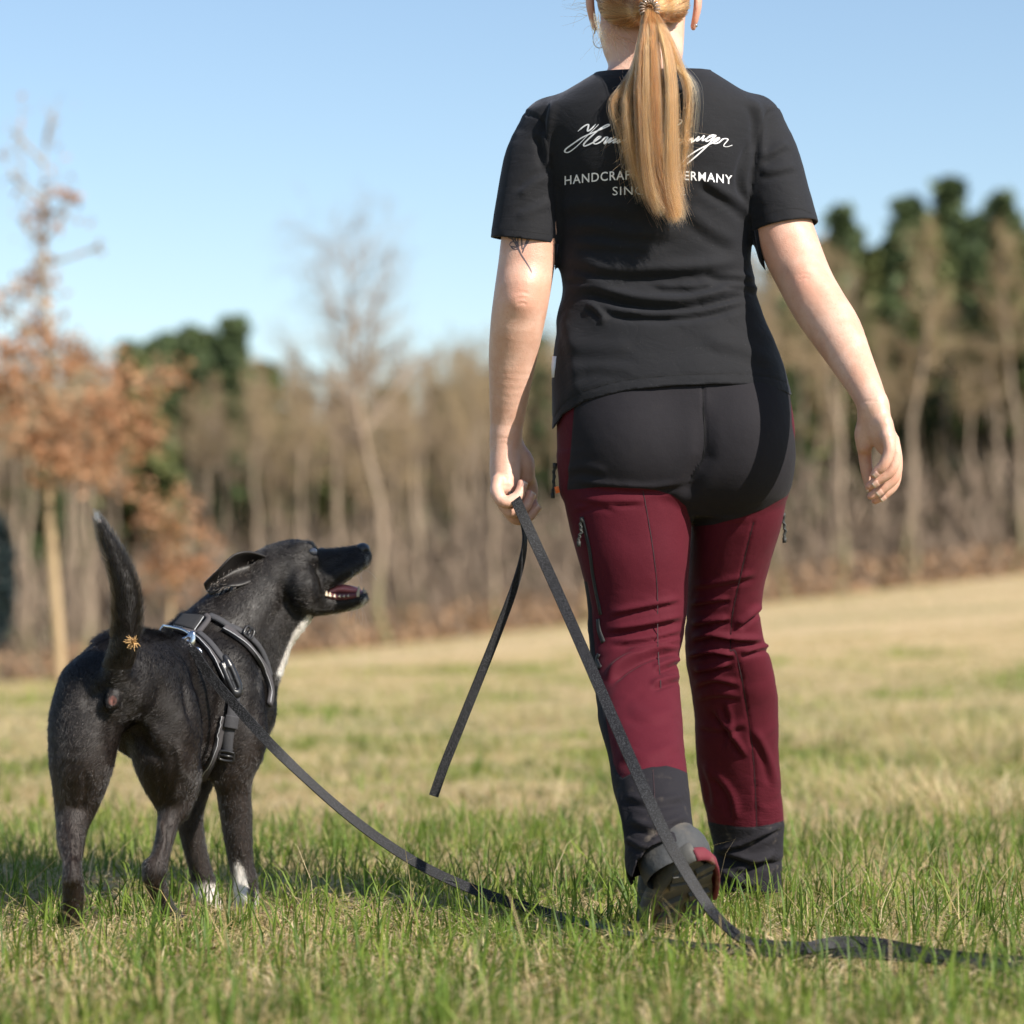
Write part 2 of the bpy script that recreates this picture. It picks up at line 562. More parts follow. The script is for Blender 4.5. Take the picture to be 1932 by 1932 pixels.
def scatter(d0, d1, dens, mar):
    n = int(dens * (.18 * (d1 ** 2 - d0 ** 2) + 2 * mar * (d1 - d0)))
    D = np.sqrt(rng.uniform(0, 1, n * 2) * (d1 ** 2 - d0 ** 2) + d0 ** 2)[:n]
    x = rng.uniform(-1, 1, n) * (.18 * D + mar)
    return x, D + CAMY
def tri_leaves_(C, size):
    n = len(C); a = rng.uniform(0, 6.28, n); d = np.stack([np.cos(a), np.sin(a), rng.normal(0, .35, n)], 1); e = np.stack([-np.sin(a), np.cos(a), rng.normal(0, .35, n)], 1); s = size[:, None]
    V = np.stack([C - d * s, C + e * s * .5 + [0, 0, .003], C + d * s, C - e * s * .5], 1)
    return V.reshape(-1, 3), [(np.arange(n) * 4)[:, None].astype(np.int32) + np.array([[0, 1, 2, 3]], np.int32)]
parts = []; tones = []
def put(V, Fs, tn): parts.append((V, Fs)); tones.append(tn)
def lawn(d0, d1, dens, mar, hmul, wmul, farness):
    x, y = scatter(d0, d1, dens, mar)
    cl = rng.integers(0, max(1, len(x) // 9), len(x))                 # tufts
    k = rng.random(len(x)) < .6
    cx = rng.choice(x, max(1, len(x) // 9)); 
    pa = patches(x, y)
    dry = np.clip(.53 + pa * 2.2 + farness, 0, 1)
    cl2 = np.clip(.5 + 1.5 * fbm(np.stack([x * 5.5, y * 5.5, x * 0], -1), 91, 2), 0, 1)
    n = len(x); isdry = rng.random(n) < (.20 + .64 * dry)
    tone = np.where(isdry, rng.uniform(.62, 1, n), np.clip(rng.normal(.30 + .18 * dry, .12, n), 0, .58))
    lush = np.clip(.55 - pa * .9, .2, 1.25)
    h = np.where(isdry, rng.uniform(.015, .045, n), rng.gamma(4, .0088, n) * (.5 + .55 * lush) * (.45 + 1.0 * cl2)) * hmul
    if d0 < 6:
        for (fx, fy, fr) in ((.31, -.28, .09), (.44, .33, .12), (-.69, -.24, .05), (-.55, -.1, .05), (-.46, .06, .085), (-.53, .2, .07)):
            h = h * (1 - .78 * np.exp(-((x - fx) ** 2 + (y - fy) ** 2) / fr ** 2))
        for lx0, ly0, lx1, ly1 in ((-.02, -.08, .16, -.36), (.16, -.36, .33, -.64), (.33, -.64, .75, -.93), (.33, -.6, .6, -.72)):
            tt = np.clip(((x - lx0) * (lx1 - lx0) + (y - ly0) * (ly1 - ly0)) / ((lx1 - lx0) ** 2 + (ly1 - ly0) ** 2), 0, 1)
            h = h * (1 - .62 * np.exp(-((x - lx0 - tt * (lx1 - lx0)) ** 2 + (y + .03 - ly0 - tt * (ly1 - ly0)) ** 2) / .05 ** 2))
    lean = np.where(isdry, rng.uniform(.5, 1.9, n), np.where(rng.random(n) < .25, rng.uniform(.9, 1.7, n), rng.uniform(.08, .95, n)))
    w = np.where(isdry, rng.uniform(.0012, .0026, n), rng.uniform(.0016, .0034, n)) * wmul
    kp = isdry | (rng.random(n) < np.clip(1.25 - .85 * dry, .12, 1)); x, y, h, w, lean, tone = x[kp], y[kp], h[kp], w[kp], lean[kp], tone[kp]
    put(*blades(x, y, h, w, lean, tone))
lawn(3.2, 6.6, 9500, .4, 1.0, 1.15, -.02)
lawn(6.6, 13, 3400, .8, .95, 1.9, .16)
lawn(13, 30, 700, 1.5, .9, 4.2, .34)
lawn(30, 72, 60, 2.5, .8, 11, .8)
# dead stalks and long bents, fallen straw
x, y = scatter(3.3, 9, 60, .4); n = len(x); put(*blades(x, y, rng.uniform(.09, .2, n), rng.uniform(.001, .0018, n), rng.uniform(.3, 1.0, n), rng.uniform(.66, .95, n)))
x, y = scatter(3.2, 9, 1500, .4); n = len(x); put(*blades(x, y, rng.uniform(.04, .11, n), rng.uniform(.0016, .0034, n), rng.uniform(1.8, 2.4, n), rng.uniform(.64, 1, n)))
x, y = scatter(3.2, 7, 900, .4); n = len(x); put(*blades(x, y, rng.uniform(.07, .125, n), rng.uniform(.002, .004, n), rng.uniform(.1, .8, n), rng.uniform(.02, .34, n)))
# denser tufts of long blades, fanning out from their middle
for d0, d1, dn, nb_, hs_ in ((3.15, 4.1, 22, 50, 1.25), (3.25, 6.5, 19, 46, 1.0), (6.5, 12, 8, 50, 1.15)):
    cx, cy = scatter(d0, d1, dn, .4)
    ok = patches(cx, cy) < .28; cx, cy = cx[ok], cy[ok]
    ok = np.ones(len(cx), bool)
    for lx, ly, rr_ in ((.31, -.35, .16), (.2, -.45, .14), (.5, -.75, .2), (.05, -.2, .12), (-.6, -.2, .1), (.75, -.95, .2)): ok &= (cx - lx) ** 2 + (cy - ly) ** 2 > rr_ ** 2
    cx, cy = cx[ok], cy[ok]; k = len(cx); i = np.repeat(np.arange(k), nb_); n = len(i); big = rng.uniform(.6, 1.35, k)[i] * hs_; tcol = rng.normal(.2, .1, k)[i]
    r_ = np.abs(rng.normal(0, .022, n)) * big; a = rng.uniform(0, 6.28, n); x = cx[i] + r_ * np.cos(a); y = cy[i] + r_ * np.sin(a)
    dr = rng.random(n) < .16
    put(*blades(x, y, rng.uniform(.035, .085, n) * big, rng.uniform(.0018, .0036, n), np.clip(r_ / .03 * .7 + rng.normal(.25, .25, n), .05, 1.6), np.where(dr, rng.uniform(.64, .95, n), np.clip(tcol + rng.normal(0, .07, n), .02, .5)), a + rng.normal(0, .5, n)))
cx, cy = scatter(3.2, 7.5, 1300, .4); n = len(cx)
put(*blades(cx, cy, rng.uniform(.03, .1, n), rng.uniform(.0014, .0034, n), rng.uniform(1.7, 2.3, n), rng.uniform(.62, 1, n), fbm(np.stack([cx * 3, cy * 3, cx * 0], -1), 43, 2) * 6 + rng.normal(0, .7, n)))
# matted straw lying on the dry patches
cx, cy = scatter(3.2, 12, 520, .5); ok = patches(cx, cy) > -.1; cx, cy = cx[ok], cy[ok]; n = len(cx)
put(*blades(cx, cy, rng.uniform(.05, .12, n), rng.uniform(.0015, .0032, n), rng.uniform(1.9, 2.3, n), rng.uniform(.62, 1, n), fbm(np.stack([cx * 2, cy * 2, cx * 0], -1), 41, 2) * 5 + rng.normal(0, .5, n)))
V, Fs = merge(parts)
tag(mk_mesh('meadow_grass', V, Fs, M_GRASS, attrs={'tone': np.concatenate(tones)}), kind='stuff')
n = 420; x, y = scatter(3.4, 9, 200, .4); x, y = x[:n], y[:n]; n = len(x)
V, Fs = tri_leaves_(np.stack([x, y, terrain(x, y) + rng.uniform(.004, .022, n)], 1), rng.uniform(.008, .02, n))
tag(mk_mesh('dead_leaves', V, Fs, simple_mat('dead_leaf', (0.19, 0.105, 0.05), .8, nscale=90, var=.5), smooth=False), kind='stuff')
# dry taller tussocks on the right and in the middle distance
parts = []; tones = []
for px_, D, nn_, hh in ((1760, 8.2, 420, .2), (1880, 7.6, 420, .18), (1640, 9.0, 300, .16), (1830, 10.5, 420, .22), (1560, 12, 300, .2), (1700, 13, 420, .24), (1910, 12, 420, .24), (880, 11, 240, .13), (640, 10, 200, .12), (1000, 14, 300, .16), (760, 16, 260, .17)):
    c = ((px_ - CXV) * D / FV, D + CAMY); n = nn_
    x = c[0] + rng.normal(0, .16, n); y = c[1] + rng.normal(0, .16, n)
    az = np.arctan2(y - c[1], x - c[0]) + rng.normal(0, .6, n)
    put(*blades(x, y, rng.uniform(.5, 1, n) * hh, rng.uniform(.002, .004, n), rng.uniform(.4, 1.5, n), np.where(rng.random(n) < .8, rng.uniform(.64, 1, n), rng.uniform(.2, .5, n)), az))
V, Fs = merge(parts)
tag(mk_mesh('dry_tussocks', V, Fs, M_GRASS, attrs={'tone': np.concatenate(tones)}), kind='stuff')

# ---- trees
def bark_mat(name, c1, c2, moss=0.0):
    m = Mat(name); m.set(rough=0.9, spec=0.15)
    c = m.mix(m.noise(6, detail=5), c1, c2)
    if moss:
        xyz = m.n('SeparateXYZ'); m.l(m.coord(), xyz.inputs[0])
        c = m.mix(m.math('MULTIPLY', m.math('SUBTRACT', 1.0, m.smooth(xyz.outputs[2], .6, 2.6)), moss), c, (0.13, 0.15, 0.045))
    m.col(c); m.bump(m.noise(30), .6, .02); return m.m
M_BARK = bark_mat('grey_brown_bark', (0.19, 0.145, 0.105), (0.34, 0.27, 0.20), .55)
M_BARKL = bark_mat('pale_young_bark', (0.30, 0.215, 0.12), (0.44, 0.33, 0.20))
M_TWIG = bark_mat('bare_twigs', (0.27, 0.20, 0.125), (0.42, 0.325, 0.21))
M_TWIGP = bark_mat('reddish_bare_twigs', (0.235, 0.175, 0.13), (0.36, 0.285, 0.22))
def leafy(name, c1, c2, tr=.25):
    m = Mat(name); m.set(rough=0.6, spec=0.25)
    oi = m.attr('tone'); c = m.mix(oi, c1, c2); m.col(c)
    t = m.n('BsdfTranslucent'); m.l(c, t.inputs[0]); mx = m.n('MixShader'); mx.inputs[0].default_value = tr
    m.l(m.b.outputs[0], mx.inputs[1]); m.l(t.outputs[0], mx.inputs[2]); m.l(mx.outputs[0], m.out.inputs[0]); return m.m
M_NEEDLE = leafy('conifer_needles', (0.045, 0.068, 0.03), (0.125, 0.165, 0.068), .18)
M_PINE = leafy('olive_pine_needles', (0.07, 0.09, 0.03), (0.17, 0.185, 0.07), .15)
M_OAKLEAF = leafy('withered_oak_leaves', (0.29, 0.135, 0.065), (0.55, 0.32, 0.18), .3)
M_BUD = leafy('brown_buds_and_catkins', (0.26, 0.19, 0.10), (0.44, 0.34, 0.19), .2)

def fasttubes(A, Bp, ra, rb, sides=3):
    """many straight tapered twigs at once"""
    A = np.asarray(A); Bp = np.asarray(Bp); n = len(A)
    T_ = Bp - A; T_ /= np.linalg.norm(T_, axis=1)[:, None] + 1e-9
    ref = np.where(np.abs(T_[:, 2:3]) < .9, np.array([[0, 0, 1.]]), np.array([[1., 0, 0]]))
    u = np.cross(ref, T_); u /= np.linalg.norm(u, axis=1)[:, None] + 1e-9; w = np.cross(T_, u)
    V = np.zeros((n, 2 * sides, 3))
    for k in range(sides):
        a = 2 * math.pi * k / sides; o = math.cos(a) * u + math.sin(a) * w
        V[:, k] = A + o * np.asarray(ra)[:, None]; V[:, sides + k] = Bp + o * np.asarray(rb)[:, None]
    b = (np.arange(n) * 2 * sides)[:, None]
    q = np.concatenate([b + [k, (k + 1) % sides, sides + (k + 1) % sides, sides + k] for k in range(sides)])
    return V.reshape(-1, 3), [q.astype(np.int32)]
def tri_leaves(C, size, r):
    n = len(C); d = r.normal(size=(n, 3)); d /= np.linalg.norm(d, axis=1)[:, None]; e = np.cross(d, r.normal(size=(n, 3))); e /= np.linalg.norm(e, axis=1)[:, None] + 1e-9
    s = np.asarray(size)[:, None] if np.ndim(size) else size
    V = np.stack([C - d * s, C + e * s * .55, C + d * s, C - e * s * .55], 1)
    return V.reshape(-1, 3), [(np.arange(n) * 4)[:, None].astype(np.int32) + np.array([[0, 1, 2, 3]], np.int32)]

def bare_tree(seed, H, spread, crown0=.3, buds=0, limbs=16, twist=.25, trad=.0115, lrad=.0065):
    """returns trunk mesh, crown mesh (limbs and twigs), points of the twig tips"""
    r = np.random.default_rng(seed)
    n = 12; t = np.linspace(0, 1, n)
    tr = np.stack([np.cumsum(r.normal(0, .012, n)) * H, np.cumsum(r.normal(0, .012, n)) * H, t * H], 1); tr[0, :2] = 0
    tr[:, :2] -= tr[0, :2]
    trunk = tube(tr, (trad * H) * (1 - .9 * t) + .006, 7, False)
    A, Bp, RA, RB = [], [], [], []; tips = []
    def grow(p, d, L, rad, lev):
        d = d / np.linalg.norm(d); seg = 3 if lev < 2 else 2
        for i in range(seg):
            d2 = d + r.normal(0, twist * .5, 3) + np.array([0, 0, .10]); d2 /= np.linalg.norm(d2)
            q_ = p + d2 * L / seg; r2 = rad * (1 - .55 * (i + 1) / seg)
            A.append(p); Bp.append(q_); RA.append(rad * (1 - .55 * i / seg)); RB.append(r2)
            if lev < 3:
                for _ in range((3, 4, 4)[lev] if lev else 3):
                    o = r.normal(0, 1, 3); o -= d2 * (o @ d2); o /= np.linalg.norm(o)
                    grow(p + (q_ - p) * r.uniform(.3, 1), d2 * .7 + o * .75, L * r.uniform(.34, .6), max(r2 * .55, .004), lev + 1)
            p, d = q_, d2
        tips.append(p)
    for k in range(limbs):
        f = crown0 + (1 - crown0) * (k + r.random()) / limbs
        p = np.array([np.interp(f, t, tr[:, i]) for i in range(3)]); a = k * 2.4 + r.normal(0, .3)
        L = spread * H * (1.05 - .75 * (f - crown0) / (1 - crown0)) * r.uniform(.7, 1.15)
        grow(p, np.array([math.cos(a), math.sin(a), .55 + .9 * f * r.uniform(.6, 1.2)]), L, lrad * H * (1.15 - f), 1)
    crown = fasttubes(A, Bp, RA, RB)
    return trunk, crown, np.array(tips)
def conifer(seed, H, wid, crown0=.12, dens=1.0):
    r = np.random.default_rng(seed); t = np.linspace(0, 1, 8)
    trunk = tube(np.stack([0 * t, 0 * t, t * H], 1), .014 * H * (1 - .93 * t) + .005, 7, False)
    C = []; A, Bp = [], []
    for k in range(int(34 * dens)):
        f = crown0 + (1 - crown0) * (k / (34 * dens)) ** .9
        R_ = wid * H * (1.03 - f) ** .95 * r.uniform(.75, 1.15) + .1
        for j in range(6):
            a = r.uniform(0, 2 * math.pi); p = np.array([0, 0, f * H]); e = p + np.array([math.cos(a) * R_, math.sin(a) * R_, -.25 * R_ + r.normal(0, .05)])
            A.append(p); Bp.append(e); m_ = 14
            s = r.uniform(.15, 1, m_)[:, None]
            C.append(p + (e - p) * s + r.normal(0, .055 * H ** .5 * .5, (m_, 3)) * np.array([1, 1, .6]))
    C = np.vstack(C)
    br = fasttubes(A, Bp, np.full(len(A), .012), np.full(len(A), .004))
    return trunk, br, C, r

TREES = {}
def proto_mesh(name, parts_, mat, attrs=None):
    V, Fs = parts_; o = mk_mesh(name, V, Fs, mat, attrs=attrs); me = o.data; bpy.data.objects.remove(o); return me
for i in range(8):
    tr, cr_, tips = bare_tree(100 + i, 10, (.17, .13, .20, .15, .27, .22, .13, .16)[i], (.42, .58, .34, .5, .36, .25, .64, .7)[i], limbs=(12, 12, 12, 12, 9, 14, 9, 9)[i], twist=(.25, .25, .3, .25, .42, .36, .3, .4)[i], trad=.0185 if i > 5 else .0125)
    r = np.random.default_rng(i); tp = np.repeat(tips, 1, 0) + r.normal(0, .12, (len(tips), 3)); bud = tri_leaves(tp, r.uniform(.025, .055, len(tp)), r)
    TREES['bare', i] = [('trunk', proto_mesh('trunk', tr, M_BARK)), ('crown', proto_mesh('crown', cr_, M_TWIG if i % 2 else M_TWIGP)), ('bud_cluster', proto_mesh('bud_cluster', bud, M_BUD, {'tone': r.random(len(bud[0]))}))]
tr, cr_, tips = bare_tree(324, 10, .38, .42, limbs=13, twist=.36, trad=.013, lrad=.011)
TREES['bare', 9] = [('trunk', proto_mesh('trunk', tr, M_BARK)), ('crown', proto_mesh('crown', cr_, M_TWIGP))]
for i in range(3):
    tr, br, C, r = conifer(200 + i, 10, (.2, .16, .24)[i], (.1, .2, .3)[i])
    nd = tri_leaves(C, r.uniform(.12, .26, len(C)), r)
    TREES['conifer', i] = [('trunk', proto_mesh('trunk', tr, M_BARK)), ('branches', proto_mesh('branches', br, M_TWIGP)), ('crown', proto_mesh('crown', nd, M_PINE if i == 2 else M_NEEDLE, {'tone': np.repeat(r.random(len(C)), 4)}))]
used_first = {}
def plant(kind, var, x, y, H, label, group=None, wid=1.0, name=None):
    z = float(terrain(np.array([x]), np.array([y]))[0]) - .05
    o = empty(name or {'bare': 'bare_tree', 'conifer': 'conifer_tree'}[kind], (x, y, z), label, 'tree', group)
    o.rotation_euler = (0, 0, random.uniform(0, 6.28)); o.scale = (H / 10 * wid, H / 10 * wid, H / 10)
    for nm, me in TREES[kind, var]:
        c = bpy.data.objects.new(nm, me); COL.objects.link(c); c.parent = o
    return o
TOPX = [0, 150, 300, 350, 430, 480, 560, 640, 740, 880, 1100, 1400, 1520, 1590, 1640, 1710, 1790, 1850, 1900, 1932]
TOPY = [650, 665, 640, 632, 600, 640, 670, 690, 650, 635, 600, 500, 450, 385, 430, 372, 335, 385, 362, 400]
def tree_at(kind, var, px_, D, top, label, group, wid=1.0):
    x = (px_ - CXV) * D / FV; z = float(terrain(np.array([x]), np.array([D + CAMY]))[0])
    H = CAMZ + (HYV - top) * D / FV - z
    return plant(kind, var, x, D + CAMY, H, label, group, wid)
GB = 'bare trees along the edge of the wood'; GC = 'conifers rising over the bare wood'
# the ones that can be told apart
tree_at('bare', 9, 735, 72, 448, 'tall bare tree standing well above the wood between the dog and the person', None, 1.0)
for px_, top, lab in ((345, 632, 'dark green conifer behind the brown-leaved oak, left of the other conifer tip'), (432, 598, 'pointed dark conifer above the bare wood over the dog'), (1590, 378, 'dark conifer tip nearest to the right arm of the person'), (1710, 362, 'narrow dark conifer, second tip right of the person'), (1792, 325, 'tallest dark conifer on the skyline at the right'), (1893, 352, 'dark conifer tip at the far right of the skyline')):
    tree_at('conifer', 0 if px_ != 1710 else 1, px_, 92, top, lab, None, 1.1)
for px_, D, lab in ((1578, 74, 'pale grey-brown trunk standing in front of the wood right of the hand'), (1722, 74, 'straight pale trunk in front of the wood, below the narrow second conifer tip'), (1905, 74, 'pale trunk at the right end of the wood edge')):
    tree_at('bare', 1, px_, D, np.interp(px_, TOPX, TOPY) + 60, lab, None, .95)
# the rest of the wood
k = 0
for D, step, kinds in ((76, 52, 'bbbbb'), (81, 46, 'bbbbcb'), (87, 46, 'bcbbbb'), (94, 46, 'bcbbcb'), (101, 48, 'cbbcbc'), (109, 50, 'bcbbcb')):
    for px_ in np.arange(-560, 2480, step):
        p = px_ + random.uniform(-22, 22); kd = random.choice(kinds); top = np.interp(p, TOPX, TOPY)
        if p > 1640 and D > 79 and random.random() < .72: kd = 'c'
        if 240 < p < 520 and D > 79 and random.random() < .5: kd = 'c'
        if 450 < p < 1450 and kd == 'c' and random.random() < .4: kd = 'b'
        if D < 84 and p > 1640 and random.random() < .5: continue
        if D < 84 and (265 < p < 365 or 415 < p < 475): continue
        if kd == 'c' and 240 < p < 520: top -= 62
        top = top + random.uniform(0, 55) + (70 if D < 80 else 25 if D < 88 else 0) + (30 if kd == 'c' and p < 1000 else 0) + ((95 if p < 1660 else 210) if kd == 'b' and p > 1500 else 0) + (50 if kd == 'b' and 240 < p < 520 else 0)
        if kd == 'b': tree_at('bare', random.choice([6, 7, 6, 7, 1]) if D < 84 else random.randrange(6), p, D + random.uniform(-3, 3), top, 'leafless brown tree among many alike along the edge of the blurred wood', GB, random.uniform(.85, 1.2))
        else: tree_at('conifer', random.choice([0, 1, 2, 2]) if p > 1500 else random.randrange(3), p, D + random.uniform(-3, 3), top + 10, 'dark green conifer among the bare trees of the blurred wood', GC, random.uniform(.9, 1.35))
        k += 1
# undergrowth of the wood and its rising floor
n = 26000; D = rng.uniform(73, 112, n); p = rng.uniform(-250, 2180, n); x = (p - CXV) * D / FV; y = D + CAMY
hh = rng.random(n) ** 2.0 * 3.6; z = terrain(x, y) + hh * .8
A = np.stack([x, y, z], 1); d = rng.normal(size=(n, 3)) * [.35, .35, .2] + [0, 0, .8]; L = rng.uniform(.4, 1.5, n)
V, Fs = fasttubes(A, A + d * L[:, None], rng.uniform(.012, .03, n), rng.uniform(.004, .012, n))
tag(mk_mesh('undergrowth', V, Fs, M_TWIGP), kind='stuff')
n = 9000; D = rng.uniform(70, 80, n); p = rng.uniform(-250, 2180, n); x = (p - CXV) * D / FV; y = D + CAMY
V, Fs = tri_leaves(np.stack([x, y, terrain(x, y) + rng.random(n) ** 2 * .9], 1), rng.uniform(.05, .13, n), rng)
tag(mk_mesh('leaf_litter', V, Fs, leafy('fallen_leaves', (0.22, 0.13, 0.07), (0.42, 0.27, 0.16), .1), attrs={'tone': rng.random(len(V))}), kind='stuff')
hx = np.linspace(-110, 110, 80); rowsH = []
for y, f in ((112, 0), (118, .45), (128, .8), (150, 1.0)):
    pxs = np.clip(CXV + hx * FV / (y + 5), 0, 1932); hgt = (np.interp(pxs, TOPX, TOPY) + 130)
    zt = CAMZ + (HYV - hgt) * (y + 5) / FV
    rowsH.append(np.stack([hx, np.full(80, float(y)), -1.5 + (zt + 1.5) * f + fbm(np.stack([hx * .25, hx * 0 + y, hx * 0], 1), 3, 2) * .5 * f], 1))
V = np.array(rowsH).reshape(-1, 3); q = np.array([(i * 80 + j, i * 80 + j + 1, (i + 1) * 80 + j + 1, (i + 1) * 80 + j) for i in range(3) for j in range(79)], np.int32)
hm = Mat('wooded_hillside'); hm.set(rough=1, spec=0)
hm.col(hm.mix(hm.smooth(hm.noise(.35, detail=6), .4, .65), (0.035, 0.04, 0.022), (0.13, 0.10, 0.065))); tag(mk_mesh('hill', V, q, hm.m), kind='structure')  # shade of the gaps between trunks is put into these dark tones

# ---- young oak with withered leaves, standing out in the meadow at the left; a smaller one behind it
def oak(px_, D, base, top, blobs, trunk_w, label, seed, lean=0.0, nleaf=3200):
    r = np.random.default_rng(seed); x = (px_ - CXV) * D / FV; y = D + CAMY; z = float(terrain(np.array([x]), np.array([y]))[0])
    root = empty('oak_tree', (x, y, z), label, 'tree')
    s = D / FV; w = lambda a, b, dy: np.array([(a - CXV) * s, y + dy, CAMZ + (HYV - b) * s])
    path = catmull([np.array([x, y, z - .05])] + [w(a, b, 0) for a, b in lean], 5)
    V, Fs = tube(path, trunk_w * np.interp(np.linspace(0, 1, len(path)), [0, .35, .55, 1], [1, .8, .35, .1]), 8); mk_mesh('trunk', V, Fs, M_BARKL, root)
    A, Bp, RA, RB, C = [], [], [], [], []
    for a, b, ra, rb, n in blobs:
        c = w(a, b, r.normal(0, .12)); p0 = path[np.argmin(np.abs(path[:, 2] - (c[2] - .25 * ra * s - .2)))]
        A.append(p0); Bp.append(c); RA.append(.018); RB.append(.008)
        tw = []
        for _ in range(max(6, n // 18)):
            e = c + r.normal(0, .5, 3) * np.array([ra * s, ra * s, rb * s]); A.append(c + (p0 - c) * r.uniform(0, .35)); Bp.append(e); RA.append(.008); RB.append(.003)
            f = e + r.normal(0, .3, 3) * np.array([ra * s, ra * s, rb * s]) + [0, 0, rb * s * .2]; A.append(e); Bp.append(f); RA.append(.004); RB.append(.0015); tw += [e, f, (e + f) / 2]
        tw = np.array(tw); n = int(n * .78); C.append(tw[r.integers(0, len(tw), n)] + r.normal(0, .06, (n, 3)))
    V, Fs = fasttubes(A, Bp, RA, RB, 4); mk_mesh('branches', V, Fs, M_TWIG, root)
    C = np.vstack(C); V, Fs = tri_leaves(C, r.uniform(.028, .055, len(C)), r); mk_mesh('withered_leaves', V, Fs, M_OAKLEAF, root, smooth=False, attrs={'tone': np.repeat(r.random(len(C)), 4)})
    return root
OB = [(60, 720, 70, 50, 190), (150, 690, 60, 40, 210), (215, 760, 70, 50, 260), (120, 790, 90, 50, 330), (200, 830, 70, 50, 300), (60, 840, 70, 45, 260), (120, 880, 60, 35, 260), (170, 880, 55, 30, 200), (20, 760, 60, 60, 220), (250, 820, 40, 40, 120),
      (40, 620, 45, 45, 80), (90, 600, 40, 40, 70), (20, 660, 40, 50, 80), (110, 660, 50, 40, 90), (70, 520, 30, 50, 40), (30, 540, 35, 40, 30), (85, 440, 30, 40, 34), (130, 400, 32, 35, 44), (150, 380, 20, 25, 20), (75, 500, 35, 40, 30), (8, 590, 40, 50, 70), (5, 700, 40, 40, 120), (280, 770, 30, 30, 60), (40, 420, 25, 40, 16), (335, 715, 22, 22, 34), (300, 700, 25, 25, 22), (190, 470, 14, 14, 6), (100, 360, 30, 40, 10), (20, 330, 30, 50, 8), (100, 220, 25, 70, 5), (30, 250, 30, 80, 4)]
oak(115, 26, 1295, 150, OB, .055, 'young oak with withered orange-brown leaves and pale trunk behind the dog', 5, [(108, 1180), (98, 1050), (92, 930), (100, 780), (92, 620), (80, 420), (88, 240)])
oak(322, 31, 1250, 900, [(330, 960, 45, 35, 150), (300, 1000, 45, 35, 150), (355, 1030, 50, 35, 150), (330, 1090, 40, 40, 120), (240, 930, 40, 30, 70), (280, 1060, 40, 40, 80), (370, 1080, 30, 30, 60)], .03, 'small oak sapling with withered leaves above the back of the dog', 8, [(322, 1160), (326, 1050), (335, 940)])
# evergreen bush put in for a shaded gap, its shade in the colour
r = np.random.default_rng(3); D = 44; bx = (-22 - CXV) * D / FV; bz = float(terrain(np.array([bx]), np.array([D + CAMY]))[0])
root = empty('shade_gap_bush', (bx, D + CAMY, bz), 'very dark bush put in for a shaded gap at the left edge behind the oak', 'bush')
C = r.normal(0, 1, (1600, 3)); C /= np.linalg.norm(C, axis=1)[:, None]; C = C * r.uniform(.5, 1, (1600, 1)) ** .5 * [.42, .4, 1.1] + [bx, D + CAMY, bz + 1.6]
V, Fs = tri_leaves(C, r.uniform(.05, .11, 1600), r); mk_mesh('foliage', V, Fs, leafy('shade_dark_evergreen', (0.008, 0.016, 0.02), (0.02, 0.035, 0.035), .05), root, attrs={'tone': np.repeat(r.random(1600), 4)})
V, Fs = tube(np.array([[bx, D + CAMY, bz - .1], [bx, D + CAMY, bz + 1.5]]), .05, 6); mk_mesh('trunk', V, Fs, M_BARK, root)
# ------------------------------------------------------------------ person and dog materials
def skin_mat():
    m = Mat('skin'); m.set(rough=0.46, spec=0.45, sss=0.08)
    m.b.inputs['Subsurface Radius'].default_value = (1.0, 0.35, 0.2); m.b.inputs['Subsurface Scale'].default_value = 0.006
    a = m.noise(22, detail=5); b = m.noise(240, detail=2)
    c = m.mix(m.smooth(a, 0.35, 0.7), (0.55, 0.315, 0.225), (0.64, 0.41, 0.315))
    c = m.mix(m.math('MULTIPLY', m.smooth(b, 0.56, 0.72), 0.35), c, (0.50, 0.235, 0.165))
    c = m.mix(m.math('MULTIPLY', m.attr('blush'), 0.75), c, (0.56, 0.24, 0.17))
    m.col(c)
    v = m.n('TexVoronoi'); v.inputs['Scale'].default_value = 520; m.l(m.coord(), v.inputs['Vector'])
    m.bump(m.noise(70, detail=5), 0.28, 0.0025, m.bump(v.outputs['Distance'], 0.35, 0.0007)); return m.m
M_SKIN = skin_mat()

def nail_mat():
    m = Mat('fingernail'); m.set(rough=0.22, spec=0.5, sss=0.1)
    m.col(m.mix(m.attr('tip'), (0.62, 0.36, 0.28), (0.66, 0.5, 0.4))); return m.m
M_NAIL = nail_mat()

def shirt_mat():
    m = Mat('black_jersey'); m.set(rough=0.82, spec=0.25, sheen=0.12, sheen_r=0.45)
    m.b.inputs['Sheen Tint'].default_value = (0.75, 0.8, 1, 1)
    w = m.noise(900, detail=2); lint = m.noise(420, detail=1)
    c = m.mix(m.noise(7), (0.006, 0.0063, 0.0082), (0.0095, 0.0098, 0.0122))
    c = m.mix(m.math('MULTIPLY', m.smooth(lint, 0.72, 0.8), 0.35), c, (0.09, 0.09, 0.1))
    st = m.attr('stitch')
    m.col(m.mix(m.math('MULTIPLY', st, 0.5), c, (0.004, 0.004, 0.005)))
    b = m.bump(w, 0.5, 0.0007)
    b = m.bump(m.noise(30, detail=4), 0.3, 0.004, b)
    cr = m.noise(11, m.coord((1, 1, 2.4)), detail=3, dist=1.2)
    m.bump(m.smooth(m.math('ABSOLUTE', m.math('SUBTRACT', cr, 0.5)), 0.0, 0.1), 0.06, 0.006, b); return m.m
M_SHIRT = shirt_mat()

